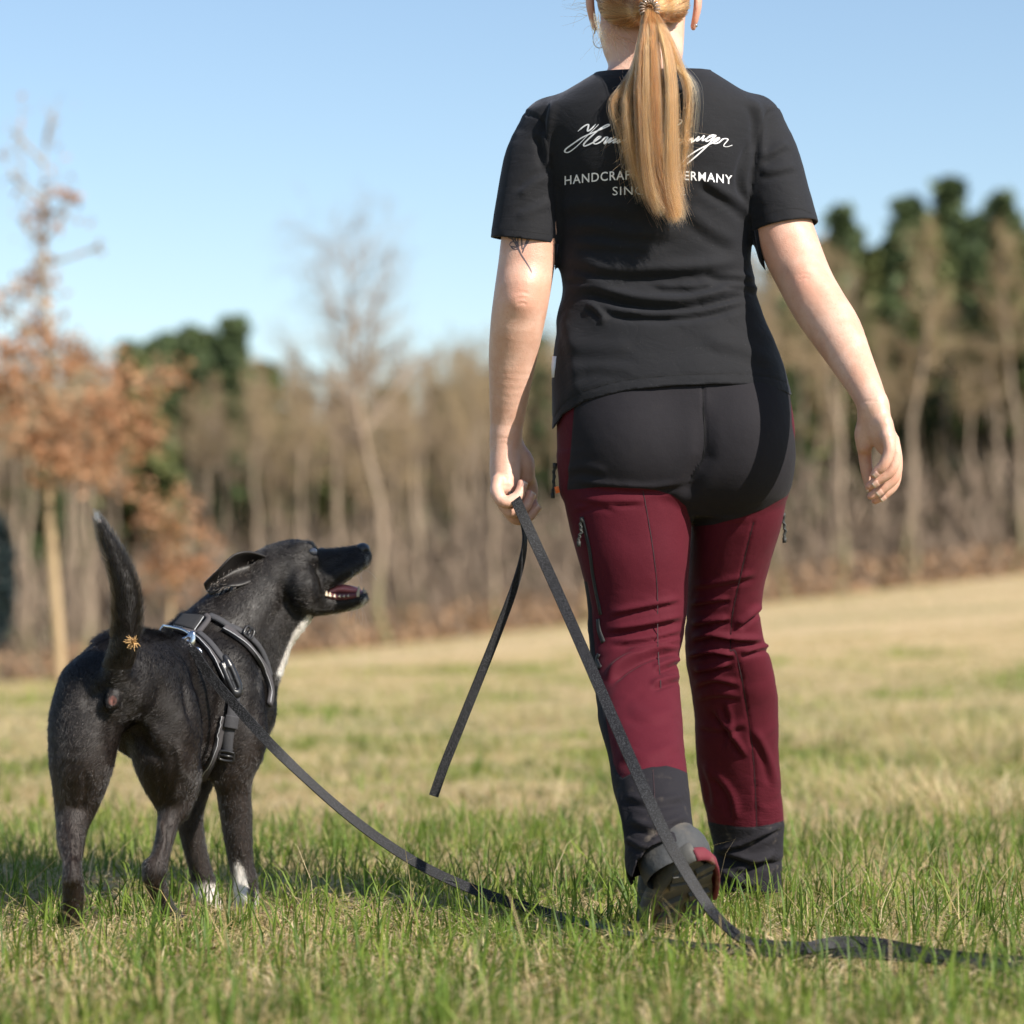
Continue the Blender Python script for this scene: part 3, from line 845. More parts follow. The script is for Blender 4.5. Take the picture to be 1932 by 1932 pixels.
def trouser_mat():
    m = Mat('trouser_cloth'); m.set(rough=0.8, spec=0.16, sheen=0.03, sheen_r=0.4)
    w = m.noise(1000, detail=2)
    red = m.mix(m.noise(9, detail=5), (0.054, 0.0040, 0.0100), (0.080, 0.0066, 0.0148))
    red = m.mix(m.math('MULTIPLY', m.smooth(w, 0.45, 0.75), 0.3), red, (0.115, 0.013, 0.024))
    blk = m.mix(m.noise(8, detail=5), (0.0115, 0.0105, 0.0135), (0.0175, 0.016, 0.0195))
    dust = m.smooth(m.noise(34, detail=6), 0.57, 0.8)
    blk = m.mix(m.math('MULTIPLY', dust, m.attr('dust')), blk, (0.15, 0.125, 0.1))
    c = m.mix(m.smooth(m.attr('black'), 0.46, 0.54), red, blk)
    s = m.attr('seam')
    c = m.mix(m.math('MULTIPLY', m.smooth(s, 0.45, 0.95), 0.75), c, (0.012, 0.006, 0.008))
    m.col(c)
    b = m.bump(w, 0.4, 0.0007)
    b = m.bump(m.noise(26, detail=5), 0.35, 0.004, b)
    cr = m.noise(14, m.coord((1, 1, 3.2)), detail=3, dist=1.4)
    rdg = m.math('ABSOLUTE', m.math('SUBTRACT', cr, 0.5))
    m.bump(m.math('MULTIPLY', m.smooth(rdg, 0.0, 0.09), m.attr('dust')), 0.16, 0.006, b); return m.m
M_TROUSER = trouser_mat()

M_PRINT = simple_mat('white_print', (0.72, 0.72, 0.74), 0.55, nscale=500, var=0.08, bump=0.3, bdist=0.0004)
M_TATTOO = simple_mat('tattoo_ink', (0.10, 0.075, 0.085), 0.55, nscale=300, var=0.3)
M_BLACKPL = simple_mat('black_plastic', (0.015, 0.015, 0.017), 0.3, spec=0.5, nscale=200)
M_CORD = simple_mat('zip_cord', (0.02, 0.022, 0.02), 0.6, nscale=700, var=0.6, bump=0.4)
M_ZIP = simple_mat('zip_tape', (0.008, 0.008, 0.009), 0.6, nscale=700, var=0.5, bump=0.5)
M_LABEL = simple_mat('white_label', (0.6, 0.63, 0.7), 0.7, nscale=300, var=0.1)
M_METAL = simple_mat('steel', (0.62, 0.63, 0.66), 0.16, metal=1.0, nscale=90, var=0.1, bump=0.05)
M_ORANGE = simple_mat('orange_tab', (0.75, 0.16, 0.03), 0.7)
M_SPIRAL = simple_mat('coil_hair_tie', (0.32, 0.24, 0.19), 0.12, metal=0.35, nscale=200)

def boot_mat():
    m = Mat('grey_boot_leather'); m.set(rough=0.75, spec=0.3)
    a = m.noise(30, detail=6); d = m.noise(12, detail=6)
    c = m.mix(a, (0.028, 0.03, 0.034), (0.066, 0.068, 0.07))
    c = m.mix(m.smooth(d, 0.48, 0.72), c, (0.13, 0.108, 0.08))
    m.col(c); m.bump(m.noise(160, detail=4), 0.5, 0.002); return m.m
M_BOOT = boot_mat()
def dirty(name, c1, c2, cd, sc=40):
    m = Mat(name); m.set(rough=0.8, spec=0.3)
    c = m.mix(m.noise(sc, detail=5), c1, c2)
    m.col(m.mix(m.smooth(m.noise(25, detail=6), 0.5, 0.72), c, cd)); m.bump(m.noise(120), 0.4, 0.002); return m.m
M_SOLE = dirty('dark_rubber_sole', (0.05, 0.05, 0.048), (0.095, 0.092, 0.085), (0.19, 0.165, 0.13))
M_SOLER = dirty('wine_red_heel_rubber', (0.10, 0.013, 0.022), (0.15, 0.026, 0.036), (0.2, 0.13, 0.1))

def hair_cap_mat():
    m = Mat('blond_hair_base'); m.set(rough=0.42, spec=0.4)
    v = m.n('Attribute'); v.attribute_name = 'comb'
    a = m.noise(1.0, v.outputs['Vector'], detail=6, rough=0.65)
    m.col(m.ramp(a, [(0.25, (0.07, 0.035, 0.014)), (0.45, (0.20, 0.095, 0.032)), (0.62, (0.33, 0.16, 0.06)), (0.8, (0.46, 0.26, 0.105))]))
    m.bump(a, 0.8, 0.004); return m.m
M_HAIRCAP = hair_cap_mat()

def strand_mat(name, stops, rough=0.3, rr=0.3, ior=1.55):
    m = Mat(name)
    h = m.n('BsdfHairPrincipled'); h.parametrization = 'COLOR'
    a = m.attr('tone')
    m.l(m.ramp(a, stops), h.inputs['Color'])
    h.inputs['IOR'].default_value = ior; h.inputs['Roughness'].default_value = rough; h.inputs['Radial Roughness'].default_value = rr
    m.t.nodes.remove(m.b); m.l(h.outputs[0], m.out.inputs[0]); return m.m
M_STRAND = strand_mat('blond_hair_strands', [(0, (0.075, 0.026, 0.008)), (0.35, (0.245, 0.086, 0.027)), (0.7, (0.45, 0.195, 0.072)), (1, (0.70, 0.43, 0.20))], 0.3, 0.4, 1.45)
M_FUR = strand_mat('short_dog_fur', [(0, (0.003, 0.0024, 0.0022)), (0.3, (0.006, 0.0045, 0.004)), (0.5, (0.028, 0.015, 0.0095)), (0.62, (0.16, 0.12, 0.095)), (1, (0.8, 0.76, 0.7))], 0.18, 0.32, 1.45)

def coat_mat():
    m = Mat('black_dog_coat'); m.set(rough=0.5, spec=0.36)
    v = m.n('Attribute'); v.attribute_name = 'flow'
    st = m.noise(1.0, v.outputs['Vector'], detail=4)
    blk = m.mix(st, (0.0035, 0.003, 0.003), (0.010, 0.0075, 0.0065))
    blk = m.mix(m.math('MULTIPLY', m.smooth(st, 0.62, 0.8), 0.22), blk, (0.06, 0.045, 0.037))
    xyz = m.n('SeparateXYZ'); m.l(m.coord(), xyz.inputs[0])
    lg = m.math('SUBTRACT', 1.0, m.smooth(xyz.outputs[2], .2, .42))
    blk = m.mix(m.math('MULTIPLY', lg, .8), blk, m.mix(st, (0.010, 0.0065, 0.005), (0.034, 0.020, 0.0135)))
    wa = m.math('ADD', m.attr('white'), m.math('MULTIPLY', m.math('SUBTRACT', st, 0.5), 0.9))
    c = m.mix(m.smooth(wa, 0.35, 0.65), blk, m.mix(st, (0.5, 0.45, 0.4), (0.78, 0.75, 0.7)))
    c = m.mix(m.smooth(m.attr('pink'), 0.35, 0.7), c, m.mix(st, (0.13, 0.05, 0.042), (0.22, 0.10, 0.08)))
    m.col(c)
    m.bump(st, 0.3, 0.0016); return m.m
M_COAT = coat_mat()
M_NOSE = simple_mat('dog_nose', (0.012, 0.013, 0.016), 0.3, spec=0.6, nscale=400, bump=0.6)
M_EYE = simple_mat('dog_eye', (0.035, 0.04, 0.055), 0.03, spec=1.0, nscale=100)  # blue-grey base carries the sclera and a sky reflection painted into the colour
M_TONGUE = simple_mat('pink_tongue', (0.42, 0.13, 0.14), 0.3, spec=0.6, nscale=160, bump=0.3)
M_MOUTH = simple_mat('mouth_lining', (0.12, 0.035, 0.04), 0.35, nscale=120)
M_TOOTH = simple_mat('dog_tooth', (0.42, 0.355, 0.25), 0.25, nscale=80, var=0.12)
M_WEB = simple_mat('grey_black_webbing', (0.035, 0.035, 0.04), 0.75, nscale=420, var=0.5, bump=0.6)
M_PAD = simple_mat('charcoal_padding', (0.05, 0.046, 0.05), 0.85, nscale=500, var=0.3, bump=0.5)
M_MESH = simple_mat('black_air_mesh', (0.012, 0.012, 0.014), 0.8, nscale=700, var=0.8, bump=0.7)
M_PIPING = simple_mat('silver_reflective_piping', (0.4, 0.41, 0.43), 0.4, nscale=300, var=0.1)

def leash_mat():
    m = Mat('black_grip_leash'); m.set(rough=0.62, spec=0.3)
    v = m.n('TexVoronoi'); v.inputs['Scale'].default_value = 520; v.inputs['Randomness'].default_value = 0.75
    m.l(m.coord(), v.inputs['Vector'])
    d = m.smooth(v.outputs['Distance'], 0.22, 0.42)
    c = m.mix(d, (0.075, 0.077, 0.086), (0.005, 0.005, 0.006))
    m.col(m.mix(m.attr('edge'), c, (0.014, 0.014, 0.016)))
    i = m.math('SUBTRACT', 1.0, d)
    m.bump(i, 0.7, 0.0012); return m.m
M_LEASH = leash_mat()
M_BURR = simple_mat('dry_burr', (0.42, 0.26, 0.11), 0.8, nscale=200)
# ------------------------------------------------------------------ the person
person = empty('person', (P(1270, 1740, 0)[0], 0, 0), 'walking person with long blond ponytail, black T-shirt and wine-red trousers, holding a leash', 'person')

def rows(tab):
    out = []
    for py, xl, xr, Y, bb, bf in tab:
        s = SC(Y); c = P((xl + xr) / 2, py, Y)
        out.append((c[2], c[0], Y, (xr - xl) / 2 * s, bb, bf))
    return out

def ch(tab):
    """px, py, Y, radius in picture units"""
    return [(*P(x, y, Y), r * SC(Y)) for x, y, Y, r in tab]

L_ARM = [(1046, 262, .0, 46), (1015, 360, -.01, 50), (1001, 440, -.02, 53.5), (993, 500, -.025, 53), (984, 560, -.03, 52.5), (976, 610, -.02, 50.5), (968, 670, 0, 46), (962, 730, .015, 39), (957, 790, .03, 32.5), (954, 830, .035, 27)]
R_ARM = [(1412, 258, .0, 46), (1455, 350, -.02, 50), (1481, 440, -.045, 55.5), (1518, 527, -.085, 51.5), (1546, 578, -.12, 51), (1577, 625, -.155, 49), (1608, 684, -.2, 39.5), (1632, 730, -.235, 32.5), (1648, 766, -.26, 28)]

B = Field()
# head, face (turned away), neck
hc = P(1212, -52, .03); hs = SC(.03)
B.ball(hc + [0, .005, .012], [93 * hs, .098, .112], .02)
B.ball(P(1210, 15, .075), [66 * hs, .07, .075], .03)
B.ball(P(1206, 62, .115), [34 * hs, .03, .03], .03)                      # chin
B.chain(ch([(1206, -35, .135, 13), (1206, -5, .155, 15)]), .015, 1)      # nose
B.chain(ch([(1186, 35, .14, 10), (1206, 33, .147, 11), (1226, 35, .14, 10)]), .012, 1)   # lips
for ex in (1176, 1240): B.ball(P(ex, -38, .128), .014, .012, mode='s')
for ex in (1176, 1240): B.ball(P(ex, -38, .118), .0135, .004)
B.loft(rows([(20, 1138, 1292, .04, .055, .06), (60, 1131, 1291, .03, .055, .062), (96, 1138, 1289, .02, .057, .062), (130, 1148, 1287, .01, .06, .062), (165, 1128, 1310, .0, .066, .066), (200, 1110, 1340, 0, .07, .07)]), .02)
# ears
for x0, sx in ((1119, -1), (1311, 1)):
    B.chain(ch([(x0 + 2 * sx, -28, .035, 9), (x0 + 6 * sx, 2, .03, 12), (x0 + 2 * sx, 30, .033, 10), (x0 - 3 * sx, 50, .04, 8)]), .006, 3, flat=((1, 0.35 * -sx, 0), .62))
# torso core hidden under the shirt
B.loft(rows([(150, 1140, 1300, 0, .05, .05), (190, 1085, 1370, 0, .07, .055), (260, 1050, 1408, 0, .085, .08), (400, 1072, 1395, 0, .08, .1), (560, 1085, 1395, 0, .07, .085), (700, 1075, 1455, 0, .085, .08), (830, 1080, 1460, 0, .09, .075), (900, 1120, 1430, 0, .07, .06), (940, 1180, 1390, 0, .04, .04)]), .03)
# arms
B.chain(ch(L_ARM), .015, 4); B.chain(ch(R_ARM), .015, 4)
B.chain(ch([(985, 545, -.055, 22), (983, 565, -.062, 16)]), .03, 1)       # elbow points
B.chain(ch([(1515, 520, -.115, 18), (1521, 538, -.125, 13)]), .03, 1)
# left hand: closed round the leash, seen from the little-finger side
B.chain(ch([(954, 825, .035, 26.5), (953, 850, .035, 28), (953, 885, .03, 29.5), (953, 918, .02, 27)]), .012, 3, flat=((0, 1, 0), 1.15))
B.chain(ch([(975, 845, .045, 15), (988, 872, .05, 20), (992, 900, .055, 16)]), .012, 3)            # ball of the thumb
B.chain(ch([(992, 890, .06, 14), (1003, 920, .075, 12), (1003, 950, .08, 10)]), .008, 3)           # thumb, lying over the fingers on the far side
FING = []
def finger(tab, k=.004):
    B.chain(ch(tab), k, 4); FING.append(tab)
finger([(940, 908, .0, 13.5), (938, 930, -.012, 13), (952, 947, -.02, 12), (975, 938, -.017, 11), (984, 920, -.012, 9.5), (984, 912, -.011, 8)])
finger([(946, 915, .022, 14), (947, 943, .008, 13.5), (964, 965, -.002, 12.5), (988, 957, .0, 11.5), (998, 940, .006, 10), (999, 933, .007, 8.5)])
finger([(954, 918, .046, 14), (957, 955, .03, 13.5), (974, 978, .022, 12.5), (996, 974, .022, 11.5), (1008, 961, .024, 10), (1012, 957, .024, 8)])
finger([(962, 915, .068, 13.5), (967, 950, .056, 13), (982, 970, .05, 12), (1000, 966, .05, 11), (1006, 950, .052, 9)])
# right hand: relaxed, fingers curled
B.chain(ch([(1648, 764, -0.263, 27.5), (1655, 790, -0.268, 28), (1663, 815, -0.270, 27), (1672, 838, -0.268, 22)]), .012, 3, flat=((.75, .66, 0), .8))
B.chain(ch([(1634, 790, -0.253, 14), (1628, 818, -0.248, 16), (1631, 842, -0.245, 15)]), .014, 3)
B.chain(ch([(1668, 800, -0.288, 14), (1676, 830, -0.293, 13)]), .012, 1)                                # edge of the hand
RF = [[(1674, 824, -0.298, 12.5), (1678, 850, -0.302, 11), (1667, 877, -0.300, 10.5), (1655, 889, -0.296, 9), (1648, 896, -0.294, 7)],
      [(1681, 826, -0.278, 13), (1688, 858, -0.280, 12), (1680, 888, -0.280, 11.5), (1655, 907, -0.276, 10), (1640, 917, -0.274, 7.5)],
      [(1684, 830, -0.255, 13), (1691, 868, -0.256, 12), (1687, 900, -0.258, 11.5), (1662, 924, -0.256, 10), (1643, 936, -0.254, 7.5)],
      [(1682, 835, -0.234, 13), (1690, 878, -0.233, 12), (1686, 912, -0.235, 11.5), (1667, 934, -0.236, 9.5), (1651, 944, -0.235, 7.5)]]
for t in RF: finger(t)
finger([(1631, 838, -0.240, 14.5), (1632, 862, -0.234, 12.5), (1636, 892, -0.230, 11.5), (1641, 915, -0.230, 9.5), (1643, 922, -0.230, 8)])
bV, bF = B.mesh(.0027)
pxb = vpix(bV)
# keep it to what the clothes leave bare plus the core
bl = np.zeros(len(bV))
for x, y, r in ((985, 560, 34), (1517, 530, 32), (1018, 480, 40), (1450, 470, 45)): bl = np.maximum(bl, .55 * np.exp(-((pxb[:, 0] - x) ** 2 + (pxb[:, 1] - y) ** 2) / r ** 2))
for t in FING:
    for i in (1, 2, -1, -2):
        c = P(*t[i][:3]); bl = np.maximum(bl, .95 * np.exp(-((bV - c) ** 2).sum(1) / .010 ** 2))
for x0 in (1119, 1311): bl = np.maximum(bl, np.exp(-(((bV - P(x0, 20, .035)) / [.016, .03, .045]) ** 2).sum(1)))
bn = normals(bV, bF)
# creases: elbows, wrists, finger joints
cr = np.zeros(len(bV))
def crease(line, amp, w):
    global cr
    d, sd, t = dpoly(pxb, catmull(line, 5)); e = np.clip(np.minimum(t, 1 - t) / .25, 0, 1)
    cr += np.where((bn[:, 1] < 0.35), -amp * e * np.exp(-(d / w) ** 2), 0)
for l in ([(968, 556), (985, 551), (1000, 556)], [(972, 566), (986, 562), (998, 567)], [(974, 575), (986, 572), (996, 576)], [(1503, 521), (1518, 516), (1530, 520)], [(1506, 529), (1519, 524), (1529, 528)]): crease(l, .0011, 2.2)
for l in ([(934, 829), (953, 827), (975, 832)], [(934, 838), (952, 837), (974, 843)], [(1620, 762), (1640, 756), (1660, 758)], [(937, 917), (950, 917), (966, 918)], [(939, 936), (950, 936), (963, 936)], [(966, 878), (975, 898), (972, 920)]): crease(l, .0009, 1.8)
bV = bV + bn * cr[:, None]
body = mk_mesh('body', bV, bF, M_SKIN, person, attrs={'blush': np.clip(bl, 0, 1)})
bvh_body = bvh_of(bV, bF)

# fingernails
for t in FING:
    a = P(*t[-3][:3]); b = P(*t[-1][:3]); rr = t[-2][3] * SC(t[-2][2])
    ax = (b - a) / np.linalg.norm(b - a)
    mid = P(*t[-2][:3]); k = P(*t[-4][:3])
    out = np.cross(np.cross(a - k, b - a), ax); out = -out if out @ (mid - (P(*t[1][:3]) * .5 + P(*t[2][:3]) * .5)) < 0 else out
    out = np.array([0, -1.0, .45]) - ax * (np.array([0, -1.0, .45]) @ ax) if np.linalg.norm(out) < 1e-6 else out / np.linalg.norm(out) + np.array([0, -.9, .3])
    out -= ax * (out @ ax); out /= np.linalg.norm(out); sd = np.cross(ax, out)
    V = []; tip = []
    for i in range(7):
        for j in range(7):
            u = i / 6; v = (j / 6 - .5) * 2
            ang = v * .85; w = rr * (0.93 if 0 < i else .8)
            q = mid + ax * (u * 1.35 - .15) * rr + (sd * math.sin(ang) + out * math.cos(ang)) * w * (1.06 - .10 * u * u)
            V.append(q); tip.append(1.0 if u > .8 else 0.0)
    V = np.array(V); q = np.array([(i * 7 + j, i * 7 + j + 1, i * 7 + j + 8, i * 7 + j + 7) for i in range(6) for j in range(6)])
    o = mk_mesh('fingernail', V, q, M_NAIL, body, attrs={'tip': tip})
    sm = o.modifiers.new('thick', 'SOLIDIFY'); sm.thickness = .0008; sm.offset = 0

# ---------------------------------------------------------------- T-shirt
S = Field()
S.loft(rows([(118, 1168, 1282, .015, .05, .05), (138, 1147, 1310, .01, .07, .06), (155, 1112, 1345, .005, .082, .064), (175, 1068, 1392, 0, .093, .068), (197, 1026, 1440, 0, .102, .072), (215, 1000, 1462, 0, .106, .08), (250, 1002, 1454, 0, .111, .1), (300, 1026, 1436, 0, .114, .12), (360, 1044, 1424, 0, .112, .135), (420, 1052, 1416, 0, .106, .138), (460, 1057, 1415, 0, .1, .128), (500, 1056, 1418, 0, .096, .11), (545, 1060, 1427, 0, .093, .1), (600, 1050, 1441, 0, .099, .1), (650, 1046, 1463, 0, .107, .104), (700, 1043, 1481, 0, .116, .108), (750, 1042, 1494, 0, .126, .108), (810, 1041, 1499, 0, .134, .106), (850, 1041, 1500, 0, .136, .104)]), .02, n=2.35)
S.chain(ch([(1040, 238, 0, 54), (1015, 300, -.005, 62), (1000, 370, -.012, 62), (990, 440, -.02, 63), (982, 500, -.025, 64)]), .022, 4)
S.chain(ch([(1420, 232, 0, 54), (1446, 295, -.015, 61), (1465, 365, -.03, 61), (1480, 420, -.042, 61.5), (1492, 470, -.055, 63)]), .022, 4)
for c in ((1175, 260, -.035), (1300, 255, -.035)): S.ball(P(*c), [.075, .075, .11], .06)
sV, sF = S.mesh(.0042)
px = vpix(sV); n0 = normals(sV, sF)
# fold heights on the back of the shirt
mm = .001
h = np.zeros(len(sV))
for line, amp, w, g in [
    ([(1063, 478), (1110, 495), (1157, 507), (1275, 505), (1382, 497), (1416, 505)], 7, 13, .8),
    ([(1060, 520), (1100, 522), (1150, 531), (1190, 528)], 4, 8, .8),
    ([(1060, 545), (1121, 540), (1193, 560), (1290, 566), (1391, 545), (1430, 548)], 10, 11, 1.0),
    ([(1130, 560), (1160, 583), (1240, 590), (1330, 584), (1420, 560)], 7, 8, 1.1),
    ([(1105, 573), (1124, 582), (1138, 600), (1128, 612)], 5, 6, .9),
    ([(1330, 515), (1390, 520), (1432, 528)], 5, 8, .9),
    ([(1360, 536), (1410, 538), (1440, 552)], 4, 6, .9),
    ([(1220, 535), (1300, 540), (1360, 530)], 4, 7, .9),
    ([(1318, 330), (1350, 352), (1405, 392), (1418, 430)], 5, 11, .8),
    ([(1290, 390), (1340, 430), (1400, 462)], 4, 14, .7),
    ([(1425, 270), (1405, 330), (1412, 385)], 5, 8, .8),
    ([(1410, 180), (1432, 215), (1436, 290), (1424, 330)], 5, 9, .7),
    ([(1432, 300), (1460, 285), (1490, 268)], 4, 8, .7), ([(1430, 325), (1470, 320), (1505, 312)], 3.5, 8, .7),
    ([(1048, 185), (1040, 215), (1035, 262), (1040, 305)], 5, 8, .8),
    ([(1012, 245), (1028, 270), (1036, 320)], 5, 8, .8), ([(1042, 330), (1010, 345), (975, 372)], 4, 9, .7),
    ([(1044, 375), (1010, 395), (970, 410)], 3, 9, .7),
    ([(1045, 395), (1100, 385), (1170, 392), (1215, 410)], 4, 14, .7),
    ([(1060, 430), (1130, 425), (1200, 440), (1290, 437)], 4, 13, .7),
    ([(1070, 455), (1160, 462), (1240, 465)], 3, 9, .7),
    ([(1055, 590), (1075, 630), (1085, 690), (1090, 760)], 3, 14, .6),
    ([(1052, 640), (1120, 655), (1200, 650)], 2.5, 16, .6), ([(1320, 640), (1400, 655), (1470, 690)], 2.5, 14, .6),
    ([(1060, 705), (1130, 690), (1210, 700)], 2, 12, .6), ([(1150, 170), (1180, 200), (1200, 260)], 3, 18, .5)]:
    h += fold(px, line, amp * mm, w, g)
back = np.clip((-n0[:, 1] + .25) / .5, 0, 1)
h *= back
q = sV * [9, 9, 20]
h += fbm(q + fbm(sV * 14, 5)[:, None] * .5, 3, 3) * .0028 * (0.5 + np.clip((px[:, 1] - 380) / 200, 0, 1) * np.clip((700 - px[:, 1]) / 100, 0.3, 1))
# sleeve seams, hem steps
st = np.zeros(len(sV))
def seam(line, w=2.2, depth=.0016, lap=0.0):
    global h, st
    d, sd, t = dpoly(px, catmull(line, 6))
    h += -depth * np.exp(-(d / w) ** 2) * back + lap * (sd > 0) * np.exp(-d / 8) * back
    st[:] = np.maximum(st, np.exp(-(d / w) ** 2) * back)
seam([(990, 212), (1024, 232), (1040, 300), (1048, 380), (1052, 440)], 2.6, .003)
seam([(1466, 203), (1440, 225), (1425, 300), (1416, 380), (1416, 428)], 2.6, .003)
HEM = [(1000, 860), (1044, 806), (1060, 781), (1100, 757), (1180, 736), (1270, 727), (1350, 724), (1420, 725), (1460, 732), (1493, 744), (1530, 760)]
hemx, hemy = np.array(HEM).T
hb = np.interp(px[:, 0], hemx, hemy)
dh = hb - px[:, 1]
st = np.maximum(st, np.exp(-((dh - 19) / 1.6) ** 2) * (px[:, 1] > 500)); h += -.0012 * np.exp(-((dh - 19) / 2.2) ** 2) * (px[:, 1] > 500)
sV = sV + n0 * h[:, None]
# cut: hem, sleeves, neck
front = np.clip(sV[:, 1] / .1, 0, 1)
zh = P(0, 0, 0)[2] + 0 * hb; zh = CAMZ + (HYV - hb) * (sV[:, 1] - CAMY) / FV - front * .0
keep = np.ones(len(sV), bool); cuts = []
f_hem = sV[:, 2] - zh
f_hem = np.where((np.abs(px[:, 0] - 1270) > 245), 1.0, f_hem)
def plane(a, b, c, far):
    a, b, c = [P(*v) for v in (a, b, c)]; n = np.cross(b - a, c - a); n /= np.linalg.norm(n)
    if n @ (P(*far) - a) > 0: n = -n
    return a, n
la, ln_ = plane((926, 449, 0), (1052, 463, 0), (990, 450, -.08), (980, 520, 0))
ra, rn_ = plane((1416, 440, -.04), (1537, 421, -.04), (1476, 411, -.12), (1500, 500, -.05))
f_l = np.where(px[:, 0] < 1053 - np.clip((px[:, 1] - 455) / 8, 0, 1) * 0, (sV - la) @ ln_, 1.0)
f_l = np.where((px[:, 0] < 1053) & (px[:, 1] > 380) & (px[:, 1] < 560) & ~((px[:, 0] > 1047) & (px[:, 1] > 468)), (sV - la) @ ln_, 1.0)
f_r = np.where((px[:, 0] > 1419) & (px[:, 1] > 340) & (px[:, 1] < 540) & ((px[:, 0] - 1419) > (px[:, 1] - 440) * .35), (sV - ra) @ rn_, 1.0)
st = np.maximum(st, np.exp(-((f_l - .017) / .0014) ** 2)); st = np.maximum(st, np.exp(-((f_r - .017) / .0014) ** 2) * (px[:, 0] > 1400))
na, nn = plane((1148, 141, 0), (1310, 138, 0), (1225, 129, -.09), (1225, 40, 0))
f_n = np.where(np.abs(px[:, 0] - 1228) < 200, (sV - na) @ nn, 1.0)
st = np.maximum(st, np.exp(-((f_n - .016) / .0014) ** 2) * (np.abs(px[:, 0] - 1228) < 130))
allf = np.minimum(np.minimum(f_hem, f_l), np.minimum(f_r, f_n))
keep = allf > 0
V2, F2, used = keep_verts(sV, sF, keep, any_=True)
fh, fl, fr, fn, stt = f_hem[used], f_l[used], f_r[used], f_n[used], st[used]
m = fh < 0; V2[m, 2] -= fh[m]
for ff, nrm in ((fl, ln_), (fr, rn_), (fn, nn)):
    m = ff < 0; V2[m] -= ff[m][:, None] * nrm
ring = np.minimum(np.minimum(np.abs(fh), np.abs(fl)), np.minimum(np.abs(fr), np.abs(fn))) < .008
bm_ = (fh < 0) | (fl < 0) | (fr < 0) | (fn < 0)
V2o = V2.copy(); V2 = smooth_v(V2, F2, 5, .5, ring.astype(float))
pv = vpix(V2); zl = CAMZ + (HYV - np.interp(pv[:, 0], hemx, hemy)) * (V2[:, 1] - CAMY) / FV
m = fh < 0; V2[m, 2] = zl[m]
for ff, nrm, a_ in ((fl, ln_, la), (fr, rn_, ra), (fn, nn, na)):
    m = ff < 0; V2[m] -= ((V2[m] - a_) @ nrm)[:, None] * nrm
V3, F3, us3 = drop_islands(V2, F2)
stt = stt[us3]
shirt = mk_mesh('shirt', V3, F3, M_SHIRT, person, attrs={'stitch': np.clip(stt, 0, 1)})
shirt['label'] = 'black short-sleeved T-shirt with white print across the back'
sm = shirt.modifiers.new('cloth', 'SOLIDIFY'); sm.thickness = .0022; sm.offset = -1
bvh_shirt = bvh_of(V3, F3)

# ---------------------------------------------------------------- trousers
T = Field()
T.loft(rows([(690, 1056, 1478, 0, .105, .1), (740, 1050, 1489, 0, .117, .1), (800, 1050, 1496, 0, .127, .098), (850, 1051, 1497, 0, .13, .096), (900, 1056, 1493, 0, .122, .092), (940, 1063, 1482, 0, .1, .085), (975, 1120, 1440, 0, .06, .06)]), .03, n=2.3)
T.ball(P(1192, 838, -.043), [.096, .091, .106], .03); T.ball(P(1396, 838, -.038), [.078, .091, .115], .03)
T.loft(rows([(860, 1054, 1300, -.01, .105, .095), (900, 1057, 1303, -.01, .102, .095), (940, 1063, 1307, -.012, .1, .094), (1000, 1076, 1304, -.015, .096, .092), (1050, 1090, 1301, -.02, .09, .088), (1100, 1104, 1298, -.02, .084, .083), (1150, 1111, 1296, -.02, .076, .08), (1200, 1112, 1290, -.025, .07, .078), (1240, 1116, 1281, -.045, .07, .085), (1300, 1123, 1281, -.09, .082, .09), (1360, 1130, 1287, -.15, .092, .092), (1420, 1146, 1293, -.21, .094, .092), (1480, 1156, 1299, -.27, .09, .09), (1540, 1168, 1304, -.32, .085, .09), (1600, 1180, 1311, -.365, .08, .09), (1660, 1186, 1318, -.40, .08, .09), (1700, 1190, 1322, -.42, .08, .09)]), .012, n=2.15)
T.loft(rows([(860, 1306, 1496, .02, .095, .095), (950, 1303, 1482, .03, .095, .09), (1000, 1304, 1472, .04, .09, .09), (1050, 1300, 1456, .06, .085, .088), (1100, 1297, 1443, .08, .078, .084), (1150, 1295, 1437, .10, .072, .08), (1200, 1292, 1440, .12, .07, .078), (1250, 1295, 1456, .14, .072, .075), (1300, 1303, 1464, .17, .072, .072), (1350, 1310, 1466, .20, .07, .068), (1400, 1313, 1468, .22, .066, .066), (1450, 1318, 1470, .245, .063, .064), (1500, 1325, 1475, .265, .06, .062), (1550, 1336, 1479, .285, .058, .06), (1600, 1347, 1477, .3, .058, .06), (1650, 1344, 1475, .305, .06, .062), (1710, 1344, 1472, .305, .062, .065)]), .012, n=2.2)
tV, tF = T.mesh(.0036)
px = vpix(tV); n0 = normals(tV, tF)
left = px[:, 0] < np.where(px[:, 1] < 990, 1305, np.interp(px[:, 1], [990, 1200, 1300, 1700], [1303, 1291, 1292, 1330]))
legL = left & (px[:, 1] > 930); legR = (~left) & (px[:, 1] > 930)
back = np.clip((-n0[:, 1] + .3) / .5, 0, 1)
h = np.zeros(len(tV))
def flds(tab, sel, bk):
    global h
    for line, amp, w, g in tab:
        h += fold(px, line, amp * mm, w, g) * sel * bk
one = np.ones(len(tV))
flds([([(1075, 905), (1130, 912), (1220, 918), (1300, 908)], 3.5, 7, 1.2), ([(1080, 940), (1163, 945), (1225, 944)], 3, 6, .9), ([(1075, 965), (1120, 950), (1170, 958)], 2.5, 6, .8),
      ([(1060, 890), (1100, 880), (1150, 890)], 2.5, 9, .7)], left, back)
